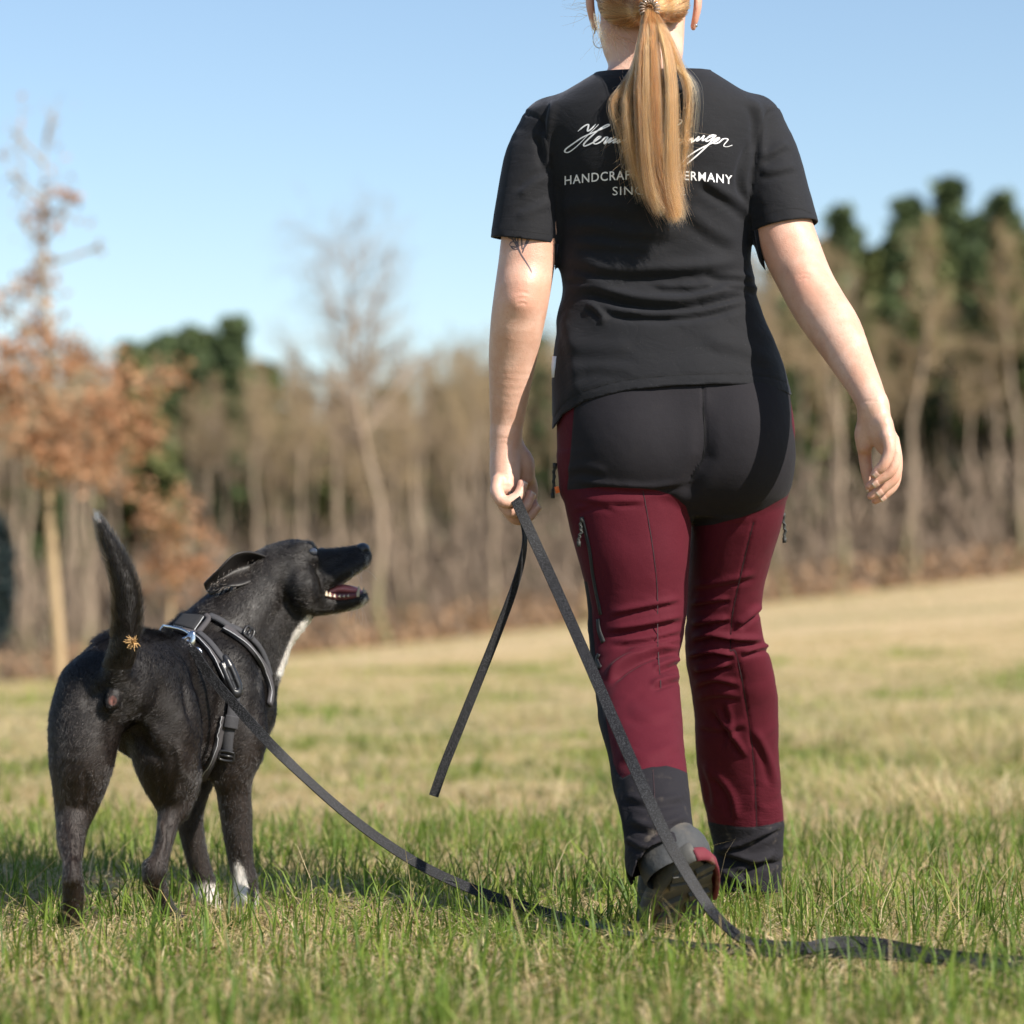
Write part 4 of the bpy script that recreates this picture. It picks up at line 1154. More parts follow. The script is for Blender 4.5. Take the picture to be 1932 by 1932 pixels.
flds([([(1145, 1160), (1190, 1148), (1289, 1128)], 5.20, 6.16, .9), ([(1140, 1190), (1210, 1178), (1292, 1160)], 6.50, 7.04, 1.0), ([(1150, 1212), (1220, 1205), (1290, 1186)], 5.20, 6.16, 1.0),
      ([(1138, 1285), (1175, 1250), (1233, 1224), (1288, 1218)], 10.40, 7.92, 1.1), ([(1180, 1230), (1240, 1213), (1288, 1205)], 5.20, 5.28, 1.0), ([(1230, 1262), (1262, 1250), (1286, 1243)], 7.80, 6.16, .9), ([(1225, 1292), (1258, 1282), (1284, 1276)], 6.50, 6.16, .9),
      ([(1160, 1420), (1220, 1425), (1290, 1400)], 3.25, 12.32, .6), ([(1180, 1330), (1230, 1350), (1285, 1335)], 2.60, 12.32, .6),
      ([(1175, 1500), (1230, 1512), (1300, 1500)], 3.90, 7.92, .8), ([(1185, 1545), (1230, 1560), (1300, 1540)], 5.20, 7.92, .9), ([(1180, 1580), (1220, 1600), (1250, 1575)], 3.90, 6.16, .9), ([(1165, 1480), (1178, 1550), (1192, 1620)], 3.90, 6.16, .8)], legL, back)
flds([([(1300, 1105), (1350, 1100), (1430, 1080)], 3.90, 7.04, .8), ([(1300, 1140), (1340, 1133), (1380, 1128)], 5.20, 5.28, 1), ([(1300, 1178), (1340, 1170), (1380, 1165)], 7.80, 6.16, 1), ([(1388, 1182), (1415, 1160), (1440, 1143)], 7.80, 6.16, 1),
      ([(1296, 1208), (1340, 1196), (1383, 1203), (1448, 1208)], 9.10, 6.16, 1.1), ([(1296, 1238), (1340, 1228), (1390, 1236)], 9.10, 5.28, 1.1), ([(1395, 1232), (1430, 1222), (1458, 1218)], 6.50, 5.28, 1), ([(1308, 1264), (1345, 1258), (1380, 1252)], 7.80, 5.28, 1.1),
      ([(1308, 1292), (1345, 1280), (1395, 1290)], 5.20, 6.16, 1), ([(1312, 1318), (1350, 1308), (1400, 1312)], 3.90, 7.04, .9), ([(1345, 1330), (1375, 1375), (1412, 1432)], 5.85, 6.16, .9), ([(1370, 1320), (1380, 1370), (1372, 1420)], 3.90, 6.16, .9),
      ([(1315, 1365), (1360, 1372), (1410, 1362)], 3.25, 7.92, .8), ([(1420, 1370), (1450, 1430), (1465, 1490)], 3.90, 7.92, .7), ([(1345, 1450), (1380, 1500), (1390, 1550)], 5.20, 7.92, .8), ([(1330, 1430), (1345, 1480), (1350, 1530)], 3.90, 7.92, .8),
      ([(1352, 1603), (1400, 1592), (1440, 1572), (1478, 1556)], 7.80, 5.28, 1.1), ([(1346, 1600), (1385, 1612), (1425, 1622), (1470, 1606)], 9.10, 7.04, 1.2), ([(1385, 1650), (1420, 1628), (1460, 1622), (1478, 1610)], 6.50, 5.28, 1.1), ([(1350, 1632), (1375, 1650), (1410, 1668), (1440, 1662)], 7.80, 7.04, 1), ([(1345, 1665), (1375, 1672), (1400, 1690)], 5.20, 5.28, 1)], legR, back)
q = tV * [11, 11, 16]
low = np.clip((px[:, 1] - 1000) / 200, 0, 1)
h += fbm(q + fbm(tV * 15, 9)[:, None] * .6, 11, 3) * (.0008 + .0028 * low)
knee = np.exp(-((px[:, 1] - 1215) / 60) ** 2) + np.exp(-((px[:, 1] - 1620) / 45) ** 2)
h += (fbm(tV * [8, 8, 42] + fbm(tV * 12, 19)[:, None], 21, 2)) * .004 * knee * low * (1 - .6 * back)
# seams
seamv = np.zeros(len(tV)); SEAMS = []
def tseam(line, sel, w=1.7, depth=.0012):
    global h
    d, sd, t = dpoly(px, catmull(line, 6))
    SEAMS.append((line, w)); g = 0 * d
    h -= depth * np.exp(-(d / (w * 1.3)) ** 2) * sel * back; seamv[:] = np.maximum(seamv, g)
tseam([(1326, 700), (1327, 760), (1330, 810), (1328, 860), (1314, 888), (1303, 908)], one, 1.8, .003)
tseam([(1213, 925), (1222, 974), (1233, 1044), (1240, 1114), (1241, 1219), (1247, 1300)], legL, 1.3, .0008)
tseam([(1422, 985), (1411, 1027), (1387, 1132), (1380, 1177), (1378, 1228)], legR, 1.9, .002)
tseam([(1378, 1228), (1388, 1231), (1401, 1289), (1415, 1377), (1423, 1450), (1428, 1560)], legR, 1.9, .002)
tseam([(1232, 1452), (1236, 1520), (1240, 1590)], legL, 1.3, .0006)
cd_, _, _ = dpoly(px, [(1327, 770), (1330, 860), (1314, 890), (1302, 925)])
h -= .011 * np.exp(-(cd_ / 17) ** 2) * np.clip((px[:, 1] - 755) / 110, 0, 1) * np.clip((960 - px[:, 1]) / 40, 0, 1) * back
# black panels
SEAT = [(1083, 700), (1082, 778), (1076, 850), (1069, 925), (1130, 919), (1215, 921), (1268, 934), (1294, 955), (1305, 988), (1312, 993), (1345, 990), (1400, 976), (1440, 962), (1486, 936), (1506, 900), (1502, 840), (1495, 800), (1489, 700)]
blk = -sdpolygon(px, SEAT)
side = np.interp(px[:, 1], [1050, 1097, 1150, 1184, 1240, 1272, 1359, 1440, 1462], [1085, 1107, 1116, 1119, 1125, 1129, 1143, 1157, 1166]) - px[:, 0]
side = np.where(px[:, 1] < 1097, np.minimum(side, px[:, 1] - 1097), side)
sideR = np.where(px[:, 1] < 1110, -9.0, 1) * 0 + px[:, 0] - np.interp(px[:, 1], [1060, 1140, 1170, 1215, 1290, 1300, 1400], [1476, 1443, 1441, 1454, 1464, 1472, 1500])
sideR = np.where(px[:, 1] < 1120, np.minimum(sideR, px[:, 1] - 1120), sideR)
cufL = px[:, 1] - np.interp(px[:, 0], [1100, 1161, 1173, 1203, 1228, 1258, 1283, 1297, 1330], [1440, 1456, 1467, 1453, 1446, 1443, 1450, 1458, 1470])
cufR = px[:, 1] - np.interp(px[:, 0], [1330, 1343, 1365, 1393, 1428, 1456, 1481], [1549, 1552, 1556, 1560, 1560, 1555, 1548])
bk = np.where(legL, np.maximum(np.maximum(side, cufL), blk), np.where(legR, np.maximum(np.maximum(sideR, cufR), blk), blk))
bk = np.where(px[:, 1] > 1040, np.where(legL, np.maximum(side, cufL), np.maximum(sideR, cufR)), bk)
frontf = n0[:, 1] > .25
bk = np.where(frontf & (px[:, 1] > 990) & (px[:, 1] < 1440), np.minimum(bk, np.where(legL, side, sideR)), bk)
edge = np.exp(-(bk / 1.8) ** 2) * (back > .1); seamv = np.maximum(seamv, edge * .8); h -= .0012 * np.exp(-(bk / 2) ** 2) * back
h += .0008 * (1 / (1 + np.exp(-bk / 1.2)))
dust = np.clip((px[:, 1] - 1430) / 180, 0.03, 1)
tV = tV + n0 * h[:, None]
# cuffs cut open over the boots; the left one rides up at the heel
px2 = vpix(tV)
cut = np.interp(px2[:, 0], [1180, 1190, 1200, 1225, 1260, 1283, 1313, 1330], [1640, 1655, 1624, 1597, 1584, 1590, 1616, 1630])
cut = np.where(n0[:, 1] > 0, cut + 45 * np.clip(n0[:, 1] * 1.4, 0, 1), cut)
f1 = np.where(legL & (px2[:, 1] > 1500), (cut - px2[:, 1]) * SC(-.38), 1.0)
f2 = np.where(legR & (px2[:, 1] > 1500), (1684 - px2[:, 1]) * SC(.3), 1.0)
keep = np.minimum(f1, f2) > 0
V2, F2, used = keep_verts(tV, tF, keep, any_=True)
a1, a2 = f1[used], f2[used]
V2[a1 < 0, 2] -= a1[a1 < 0]; V2[a2 < 0, 2] -= a2[a2 < 0]
bz = V2[:, 2].copy(); ring = (np.minimum(np.abs(a1), np.abs(a2)) < .008); V2 = smooth_v(V2, F2, 4, .5, ring.astype(float)); bb_ = (a1 < 0) | (a2 < 0); V2[bb_, 2] = bz[bb_]
trousers = mk_mesh('trousers', V2, F2, M_TROUSER, person, attrs={'black': np.clip(.5 + bk[used] / 6, 0, 1), 'seam': np.clip(seamv[used], 0, 1), 'dust': dust[used]})
trousers['label'] = 'wine-red outdoor trousers with black seat panel and black cuffs'
sm = trousers.modifiers.new('cloth', 'SOLIDIFY'); sm.thickness = .0024; sm.offset = -1
bvh_tr = bvh_of(V2, F2)

def on_surf(bvh, pts, off, n=5):
    L = catmull(pts, n) if len(pts) > 2 else np.array(pts, float)
    a, b = [], []
    for x, y in L:
        p, nn_ = hit(bvh, x, y, off)
        if p is not None: a.append(p); b.append(nn_)
    return np.array(a), np.array(b)
M_SEAM = simple_mat('dark_seam_thread', (0.02, 0.006, 0.009), 0.8, nscale=700, var=.5)

def zipper(pts, w):
    a, b = on_surf(bvh_tr, pts, .0008)
    V, Fs = strap(a, b, w, .0025); return mk_mesh('zipper', V, Fs, M_ZIP, trousers)
zipper([(1099, 976), (1107, 1010), (1114, 1044), (1120, 1090), (1134, 1160)], .0065)
zipper([(1129, 1168), (1131, 1190), (1139, 1212)], .008)
zipper([(1130, 1234), (1127, 1246), (1133, 1260)], .008)
def zip_pull(top, pts, Y):
    path = catmull([P(x, y, Y) for x, y in pts], 5)
    parts = [tube(path, .0022, 6), tube(np.array([path[-1] - [0, 0, .000], path[-1] - [0, 0, .009]]), .0034, 8), tube(np.array([P(*top, Y) + [0, 0, .004], P(*top, Y) - [0, 0, .005]]), .0036, 8)]
    tw = catmull([p + [.0022 * math.sin(i * 1.3), -.0015, 0] for i, p in enumerate(path)], 2)
    parts.append(tube(tw, .0016, 5))
    V, Fs = merge(parts); return mk_mesh('zip_pull', V, Fs, M_CORD, trousers)
p0, _ = hit(bvh_tr, 1098, 980, .004); zip_pull((1098, 980), [(1098, 981), (1095, 992), (1097, 1003), (1093, 1012), (1092, 1021)], p0[1])
zip_pull((1047, 878), [(1047, 880), (1045, 895), (1045, 915), (1043, 930)], -.01)
zip_pull((1478, 972), [(1477, 974), (1479, 988), (1481, 1000), (1480, 1014)], .02)
V, Fs = strap(np.array([P(1050, 918, -.035), P(1053, 930, -.035)]), np.array([[-.6, -.8, 0]] * 2), .008, .002); mk_mesh('orange_tab', V, Fs, M_ORANGE, trousers)
V, Fs = strap(np.array([P(1046, 672, -.03), P(1044, 692, -.03), P(1045, 712, -.03)]), np.array([[-.5, -.85, 0]] * 3), .008, .0008); mk_mesh('care_label', V, Fs, M_LABEL, shirt)

# ---------------------------------------------------------------- print on the shirt
def ribbon(lines, bvh, off, wV, mat, name, par, taper=True):
    parts = []
    for ln in lines:
        L = catmull(ln, 5)
        if len(L) < 3: continue
        tn = np.gradient(L, axis=0); tn /= np.linalg.norm(tn, axis=1)[:, None] + 1e-9
        nr = np.stack([-tn[:, 1], tn[:, 0]], 1)
        k = np.linspace(0, 1, len(L)); w = wV * (np.clip(np.minimum(k, 1 - k) * 10, .45, 1) if taper else 1) * np.ones(len(L))
        w = w * (0.72 + .45 * np.abs(tn[:, 1]))
        V = []; ok = True
        for p, n_, ww in zip(L, nr, w):
            for sg in (1, 0, -1):
                a, b = hit(bvh, *(p + n_ * ww * .5 * sg), off)
                if a is None: a = V[-1] if V else None
                if a is None: ok = False; break
                V.append(a)
            if not ok: break
        if not ok: continue
        q = [(i * 3 + j, i * 3 + j + 1, i * 3 + j + 4, i * 3 + j + 3) for i in range(len(L) - 1) for j in (0, 1)]
        parts.append((np.array(V), [np.array(q, np.int32)]))
    V, Fs = merge(parts); return mk_mesh(name, V, Fs, mat, par)
M_STITCH = simple_mat('black_stitching', (0.004, 0.004, 0.005), 0.9, nscale=900, var=.5)
for i_, (ln_, w_) in enumerate(SEAMS): ribbon([ln_], bvh_tr, .0009, w_ * (.95 if i_ else 1.2), M_SEAM if i_ else M_STITCH, 'seam', trousers, False)
ribbon([[(1046, 787), (1062, 762), (1100, 738), (1180, 717), (1270, 708), (1350, 705), (1420, 706), (1460, 713), (1490, 724)]], bvh_shirt, .0004, 1.1, M_STITCH, 'hem_stitching', shirt, False)
ribbon([[(933, 428), (960, 432), (1000, 437), (1042, 443)], [(1424, 416), (1450, 402), (1480, 394), (1510, 394), (1530, 402)]], bvh_shirt, .0004, 1.0, M_STITCH, 'sleeve_stitching', shirt, False)
def cv(pts): return [(1043.3 + .19 * x, 193.2 + .19 * y) for x, y in pts]
SCRIPT = [cv(l) for l in [
    [(250, 288), (300, 245), (340, 222), (356, 228), (346, 285), (385, 262), (425, 218)],
    [(455, 220), (400, 275), (330, 345), (235, 440), (160, 494), (122, 490), (135, 460), (210, 405), (300, 345), (420, 292), (520, 250), (560, 228), (540, 222), (470, 262), (385, 335), (315, 405), (312, 433), (345, 425), (400, 398), (450, 365), (475, 343), (455, 340), (415, 378), (408, 405), (432, 412), (480, 388), (522, 348), (545, 352), (512, 400), (520, 408), (570, 360), (582, 358), (552, 402), (600, 375), (628, 362), (598, 402), (640, 385), (668, 368), (640, 405), (680, 385), (712, 366), (690, 402), (735, 380), (760, 370), (735, 410), (790, 370), (830, 372), (800, 405), (850, 390)],
    [(1040, 330), (1110, 260), (1200, 185), (1250, 175), (1282, 180), (1265, 210), (1225, 240), (1130, 330), (1060, 420), (1130, 380), (1185, 360), (1160, 400), (1215, 385), (1255, 362), (1235, 402), (1275, 395), (1330, 362), (1345, 352), (1322, 395), (1385, 355), (1372, 400), (1420, 365), (1450, 340), (1425, 385), (1480, 350), (1500, 330), (1482, 380), (1530, 355), (1600, 325), (1560, 330), (1522, 368), (1525, 388), (1570, 365), (1615, 325), (1560, 400), (1480, 480), (1390, 560), (1300, 630), (1255, 640), (1275, 600), (1350, 530), (1450, 465), (1560, 412), (1620, 385), (1650, 358), (1632, 352), (1598, 385), (1602, 408), (1645, 398), (1690, 362), (1735, 368), (1700, 415), (1695, 435), (1730, 440), (1778, 424)]]]
ribbon(SCRIPT, bvh_shirt, .0009, 2.7, M_PRINT, 'script_print', shirt)

def text_print(txt, x0, x1, ybase, capV, wgt, name, par):
    cu = bpy.data.curves.new('t', 'FONT'); cu.body = txt; cu.size = 1; cu.offset = wgt; cu.space_character = 1.12; cu.resolution_u = 3
    o = bpy.data.objects.new('t', cu); COL.objects.link(o)
    bpy.context.view_layer.update()
    dg = bpy.context.evaluated_depsgraph_get(); me = bpy.data.meshes.new_from_object(o.evaluated_get(dg))
    bm = bmesh.new(); bm.from_mesh(me); bmesh.ops.triangulate(bm, faces=bm.faces)
    for _ in range(2): bmesh.ops.subdivide_edges(bm, edges=[e for e in bm.edges if e.calc_length() > .16], cuts=1); bmesh.ops.triangulate(bm, faces=bm.faces)
    V = np.array([v.co for v in bm.verts]); Ft = np.array([[v.index for v in f.verts] for f in bm.faces], np.int32); bm.free()
    bpy.data.objects.remove(o); bpy.data.curves.remove(cu); bpy.data.meshes.remove(me)
    u = (V[:, 0] - V[:, 0].min()) / (V[:, 0].max() - V[:, 0].min()); v = V[:, 1] / .73
    out = []
    for a, b in zip(u, v):
        x = x0 + (x1 - x0) * a
        p, _ = hit(bvh_shirt, x, ybase(x) - b * capV, .0009); out.append(p)
    return mk_mesh(name, np.array(out), Ft, M_PRINT, par)
text_print('HANDCRAFTED IN GERMANY', 1066, 1381, lambda x: 337.5 + 11 * ((x - 1228) / 160) ** 2, 17.5, .010, 'lettering', shirt)
text_print('SINCE 1872', 1156, 1293, lambda x: 367 + 1.5 * ((x - 1224) / 70) ** 2, 17, -.004, 'lettering', shirt)

# tattoo on the left upper arm
def tv(pts): return [(869.4 + .45 * x, 434.7 + .45 * y) for x, y in pts]
TAT = [tv(l) for l in [[(240, -10), (240, 60), (250, 95), (272, 130), (290, 160), (298, 178)], [(285, 20), (270, 60), (258, 95)], [(200, 20), (222, 45), (240, 75), (250, 90)], [(196, 25), (205, 8), (225, 15), (228, 40), (205, 32), (196, 25)], [(204, 60), (215, 48), (236, 55), (240, 76), (222, 78), (204, 60)], [(262, 30), (272, -5), (288, 5), (286, 40), (268, 70), (258, 78)], [(270, 60), (280, 40)], [(210, 66), (236, 72)], [(205, 20), (222, 36)], [(252, -10), (255, 40), (258, 80)], [(232, -12), (226, 30), (240, 60)]]]
ribbon(TAT, bvh_body, .0004, 2.2, M_TATTOO, 'tattoo', body)

# ---------------------------------------------------------------- boots
def boot(org, f, up, shaft):
    """org: ball of the foot on the ground; f: heel-to-toe; up"""
    f = np.asarray(f, float); f /= np.linalg.norm(f); up = np.asarray(up, float); up -= f * (up @ f); up /= np.linalg.norm(up)
    sd = np.cross(f, up); org = np.asarray(org, float)
    W = lambda a, b, c: org + f * a + sd * b + up * c
    root = empty('boot', tuple(org)); parent_to(root, person)
    U = Field()
    U.chain([(*W(-.185, 0, .03), .041)] + [(*c, r) for c, r in shaft], .02, 3)
    U.chain([(*W(-.19, 0, .035), .041), (*W(-.12, 0, .04), .04), (*W(-.05, .003, .035), .044), (*W(.02, .005, .028), .044), (*W(.06, .004, .022), .036)], .02, 3)
    U.chain([(*W(-.16, 0, .07), .04), (*W(-.09, 0, .06), .038), (*W(-.02, 0, .045), .035)], .02, 3)
    V, Fs = U.mesh(.004)
    c = (V - org) @ up
    V, Fs, _u = keep_verts(V, Fs, (c > .004), any_=True); c = c[_u]; V[c < .004] += ((.004 - c[c < .004])[:, None]) * up
    n_ = normals(V, Fs); V = V + n_ * (fbm(V * 60, 3, 3) * .0018)[:, None]
    mk_mesh('boot_upper', V, Fs, M_BOOT, root)
    # rim of the heel and sole, with lugs
    out = []
    for t in np.linspace(0, 2 * math.pi, 40, endpoint=False):
        a = -.07 + .155 * math.cos(t); b = (.047 + .006 * math.cos(t) - .008 * math.cos(2 * t)) * math.sin(t)
        out.append((a, b))
    V = []; n = len(out)
    for a, b in out: V += [W(a, b, -.004), W(a * 1.0, b * 1.04, .006), W(a - (.004 if a < -.1 else 0), b * 1.06, .022), W(a, b * .96, .03)]
    q = [(i * 4 + j, ((i + 1) % n) * 4 + j, ((i + 1) % n) * 4 + j + 1, i * 4 + j + 1) for i in range(n) for j in range(3)]
    V = np.array(V + [W(-.07, 0, -.004)]); t = [(len(V) - 1, ((i + 1) % n) * 4, i * 4) for i in range(n)]
    mk_mesh('sole', V, [np.array(q), np.array(t)], M_SOLE, root, smooth=False)
    V = []; q = []
    ang = np.linspace(math.pi * .5, math.pi * 1.0, 22)
    for t in ang:
        a = -.075 + .164 * math.cos(t); b = .06 * math.sin(t); wob = .0008 * math.sin(t * 14)
        for o_, u_ in ((.0, -.012), (.003, -.004), (.004 + wob, .004), (.002 + wob, .010), (-.004, .014)): V.append(W(a + o_ * math.cos(t), b + o_ * math.sin(t), u_))
    for i in range(len(ang) - 1):
        for j in range(4): q.append((i * 5 + j, i * 5 + j + 1, i * 5 + j + 6, i * 5 + j + 5))
    mk_mesh('heel_rim', np.array(V), np.array(q), M_SOLER, root).modifiers.new('thick', 'SOLIDIFY').thickness = .006
    V = []; q = []; an2 = np.linspace(math.pi * .99, math.pi * 1.75, 20)
    for t in an2:
        a = -.075 + .163 * math.cos(t); b = .058 * math.sin(t)
        for o_, u_ in ((.0, -.010), (.003, -.003), (.004, .008), (.002, .02), (-.006, .026)): V.append(W(a + o_ * math.cos(t), b + o_ * math.sin(t), u_))
    for i in range(len(an2) - 1):
        for j in range(4): q.append((i * 5 + j, i * 5 + j + 1, i * 5 + j + 6, i * 5 + j + 5))
    mk_mesh('sole_rim', np.array(V), np.array(q), M_SOLE, root).modifiers.new('thick', 'SOLIDIFY').thickness = .006
    for a in (-.195, -.168, -.12, -.085, -.05, -.015, .02):
        for sgn in (-1, 1):
            # chevron lug
            prof = [(a, .006 * sgn), (a + .016, .006 * sgn), (a + .005, .036 * sgn), (a - .012, .036 * sgn)] if a < -.14 else [(a, .006 * sgn), (a + .016, .008 * sgn), (a + .022, .04 * sgn), (a + .006, .042 * sgn)]
            if sgn > 0: prof = prof[::-1]
            V = np.array([W(x, y, -.003) for x, y in prof] + [W(x, y, -.012) for x, y in prof])
            q = [(4, 5, 6, 7)] + [(i, (i + 1) % 4, (i + 1) % 4 + 4, i + 4) for i in range(4)]
            mk_mesh('tread_lug', V, np.array(q), M_SOLE, root, smooth=False)
    return root
boot(P(1268, 1768, -.245) * [1, 1, 0] + [0, 0, .016], (-.10, .83, -.55), (-.36, .3, .88), [(P(1262, 1640, -.402), .043), (P(1252, 1600, -.375), .043), (P(1244, 1560, -.345), .042)])
boot(np.array([P(1412, 1700, .30)[0], .50, .014]), (.12, 1, 0), (0, 0, 1), [(P(1412, 1660, .318), .046), (P(1411, 1620, .312), .046)])
YOFF = .03
# ------------------------------------------------------------------ the dog
dog = empty('dog', (P(230, 1760, -.15)[0], -.1, 0), 'black dog with white paws looking up at the walking person, mouth open and tail raised', 'dog')
D = Field()
hd = np.array([.33, .944, 0.0])
D.chain(ch([(226, 1292, -.19, 78), (240, 1280, -.14, 92), (285, 1280, -.03, 86), (340, 1300, .07, 98), (398, 1298, .15, 98)]), .05, 4)      # back and ribs
D.chain(ch([(300, 1352, -.02, 66), (352, 1378, .07, 84), (400, 1378, .13, 88), (432, 1352, .19, 78)]), .05, 4)                          # chest, sternum
D.chain(ch([(240, 1365, -.1, 52), (300, 1385, -.01, 56)]), .05, 1)                                                              # belly
D.chain(ch([(385, 1240, .14, 86), (424, 1204, .17, 84), (464, 1162, .195, 76), (505, 1115, .21, 64)]), .035, 4)                # neck
D.chain(ch([(478, 1230, .21, 58), (516, 1190, .22, 44), (560, 1155, .225, 30)]), .035, 3)                                       # throat
D.chain(ch([(455, 1330, .2, 46), (462, 1260, .21, 52)]), .05, 1)                                                                # forechest
# head: skull, cheeks, brow, muzzle
D.ball(P(530, 1080, .225), [.056, .06, .05], .02)
D.ball(P(562, 1064, .225), [.038, .052, .0395], .02)
D.ball(P(570, 1110, .186), [.032, .032, .04], .012)
D.ball(P(566, 1110, .265), [.034, .03, .034], .018)
D.chain(ch([(566, 1037, .196, 15), (581, 1034, .196, 12), (592, 1040, .2, 6)]), .008, 2); D.chain(ch([(568, 1037, .254, 15), (583, 1034, .254, 12), (594, 1040, .25, 6)]), .008, 2); D.chain(ch([(580, 1054, .188, 9), (594, 1055, .197, 7)]), .01, 1)
D.chain(ch([(590, 1076, .23, 38), (618, 1068, .236, 32.5), (650, 1060, .243, 27), (676, 1051, .249, 21.5), (684, 1049, .251, 18)]), .009, 4, flat=((0, 1, 0), .88))
D.chain(ch([(606, 1100, .213, 17), (632, 1087, .216, 17), (662, 1071, .226, 15), (683, 1062, .238, 11)]), .012, 3)              # lips
D.chain(ch([(604, 1098, .262, 20), (634, 1088, .266, 19), (664, 1072, .268, 15), (682, 1064, .26, 11)]), .012, 3)
# open lower jaw
D.chain(ch([(588, 1130, .226, 30), (612, 1139, .23, 20), (644, 1138, .236, 15.5), (672, 1133, .243, 14), (684, 1128, .246, 11.5)]), .012, 4, flat=((0, 1, 0), 1.7))
D.chain(ch([(632, 1110, .236, 6), (654, 1106, .241, 13), (690, 1096, .25, 21), (716, 1088, .255, 26)]), .008, 3, flat=((0, 1, 0), 1.7), mode='s')    # mouth opening
# tail
TAIL = [(222, 1290, -.24, 34), (221, 1262, -.268, 27), (233, 1222, -.285, 25.5), (240, 1170, -.29, 24.5), (236, 1110, -.288, 22), (220, 1058, -.28, 18), (202, 1018, -.272, 13), (190, 990, -.266, 7), (186, 981, -.264, 4)]
D.chain(ch(TAIL), .02, 5)
# hind legs
D.chain(ch([(178, 1305, -.2, 70), (163, 1360, -.215, 70), (155, 1425, -.23, 62), (151, 1470, -.225, 52), (144, 1515, -.22, 40), (137, 1552, -.235, 30), (134, 1590, -.26, 24), (136, 1625, -.285, 17), (136, 1645, -.292, 16), (138, 1668, -.288, 19), (138, 1690, -.28, 18.5), (137, 1745, -.262, 16.5), (138, 1766, -.25, 17)]), .022, 4)
D.chain(ch([(134, 1632, -.302, 10), (136, 1655, -.304, 13)]), .012, 1)
D.chain(ch([(138, 1768, -.245, 17), (145, 1771, -.215, 16)]), .01, 1)
D.chain(ch([(290, 1300, -.13, 72), (310, 1360, -.135, 70), (312, 1410, -.13, 66), (318, 1458, -.115, 54), (322, 1495, -.105, 38), (322, 1530, -.11, 24), (314, 1570, -.13, 17.5), (304, 1610, -.15, 16), (295, 1638, -.162, 20), (292, 1655, -.16, 19), (300, 1685, -.145, 17), (312, 1712, -.13, 16.5), (320, 1730, -.118, 17)]), .022, 4)
D.chain(ch([(284, 1634, -.165, 11), (284, 1655, -.163, 11)]), .012, 1)
D.chain(ch([(322, 1732, -.118, 17), (336, 1735, -.09, 16)]), .01, 1)
D.chain(ch([(362, 1420, -.09, 10), (372, 1470, -.085, 9), (350, 1530, -.105, 6)]), .03, 3, flat=((0.944, -.33, 0), .5))   # flank fold
# shoulder and front legs
D.chain(ch([(420, 1270, .09, 62), (440, 1340, .085, 58), (450, 1400, .08, 52), (443, 1450, .075, 38), (441, 1490, .08, 32), (445, 1530, .083, 29.5), (449, 1577, .083, 26), (456, 1630, .085, 22), (463, 1665, .085, 22.5), (465, 1700, .082, 21.5), (462, 1724, .078, 22)]), .025, 4)
D.chain(ch([(424, 1455, .06, 16), (420, 1470, .062, 13)]), .02, 1)
D.chain(ch([(466, 1690, .06, 11), (466, 1698, .055, 9)]), .01, 1)
D.chain(ch([(400, 1400, .22, 50), (372, 1470, .21, 32), (358, 1530, .205, 26), (363, 1577, .205, 22), (374, 1625, .208, 20), (384, 1665, .212, 21), (390, 1695, .215, 22)]), .025, 4)
for cx, cy, Y, sx in ((459, 1736, .072, 1), (394, 1712, .21, 1)):
    for k in range(4):
        a = (k - 1.5)
        D.chain(ch([(cx + a * 9, cy - 8, Y + .012, 11), (cx + a * 11.5, cy + 3, Y + .02 - .012 * abs(a), 9.5), (cx + a * 12.5, cy + 9, Y + .012, 7)]), .006, 2)
D.ball(P(213, 1322, -.272), [.013, .011, .015], .014)
for x, z, Y in ((200, 1450, -.2), (250, 1452, -.17)): pass
gV, gF = D.mesh(.0032)
px = vpix(gV); gn = normals(gV, gF)
dm = np.zeros(len(gV))
visb = np.clip(-gn[:, 1] + .3, 0, 1)
def dgv(line, amp, w):
    global dm
    d, sd, t = dpoly(px, catmull(line, 6)); e = np.clip(np.minimum(t, 1 - t) / .25, 0, 1)
    dm += amp * .001 * e * np.exp(-(d / w) ** 2) * visb
for l, a, w in ([([(252, 1340), (268, 1400), (300, 1430), (308, 1450)], -6, 12), ([(205, 1345), (215, 1400), (225, 1440)], -5, 12), ([(330, 1230), (352, 1290), (372, 1360), (378, 1420)], -6, 12),
                 ([(285, 1225), (310, 1290), (335, 1340)], 4, 16), ([(225, 1345), (275, 1362), (318, 1410)], 4, 16), ([(150, 1330), (180, 1310), (200, 1295)], -4, 12), ([(250, 1300), (290, 1330), (330, 1345)], 4, 18), ([(362, 1260), (352, 1310), (366, 1370)], -5, 9), ([(345, 1420), (335, 1470), (326, 1510)], 3, 7), ([(302, 1440), (306, 1480), (310, 1520)], -3, 7), ([(125, 1440), (122, 1490), (124, 1540)], 3, 9), ([(165, 1450), (160, 1500), (150, 1545)], -3, 8), ([(330, 1395), (348, 1440), (352, 1480)], 4, 10),
                 ([(420, 1300), (410, 1360), (415, 1420)], -5, 12), ([(470, 1380), (485, 1330), (492, 1290)], -4, 12), ([(300, 1540), (310, 1580), (302, 1620)], 2.5, 5), ([(312, 1545), (318, 1590), (308, 1630)], -2.5, 5),
                 ([(500, 1200), (530, 1150), (552, 1120)], -6, 12), ([(532, 1090), (534, 1120), (552, 1148), (580, 1150)], -5, 9), ([(592, 1060), (600, 1090), (606, 1120)], -3.5, 9), ([(566, 1085), (578, 1092)], -2, 8),
                 ([(213, 1312), (213, 1332)], -4, 4), ([(445, 1600), (455, 1640), (458, 1680)], -2, 6), ([(120, 1560), (126, 1620), (126, 1660)], -3, 7), ([(146, 1560), (145, 1620), (146, 1660)], -2, 6)]):
    dgv(l, a, w)
dm += fbm(gV * 20, 4, 3) * .0009 * np.clip((gV[:, 2] - .1) / .2, .25, 1)
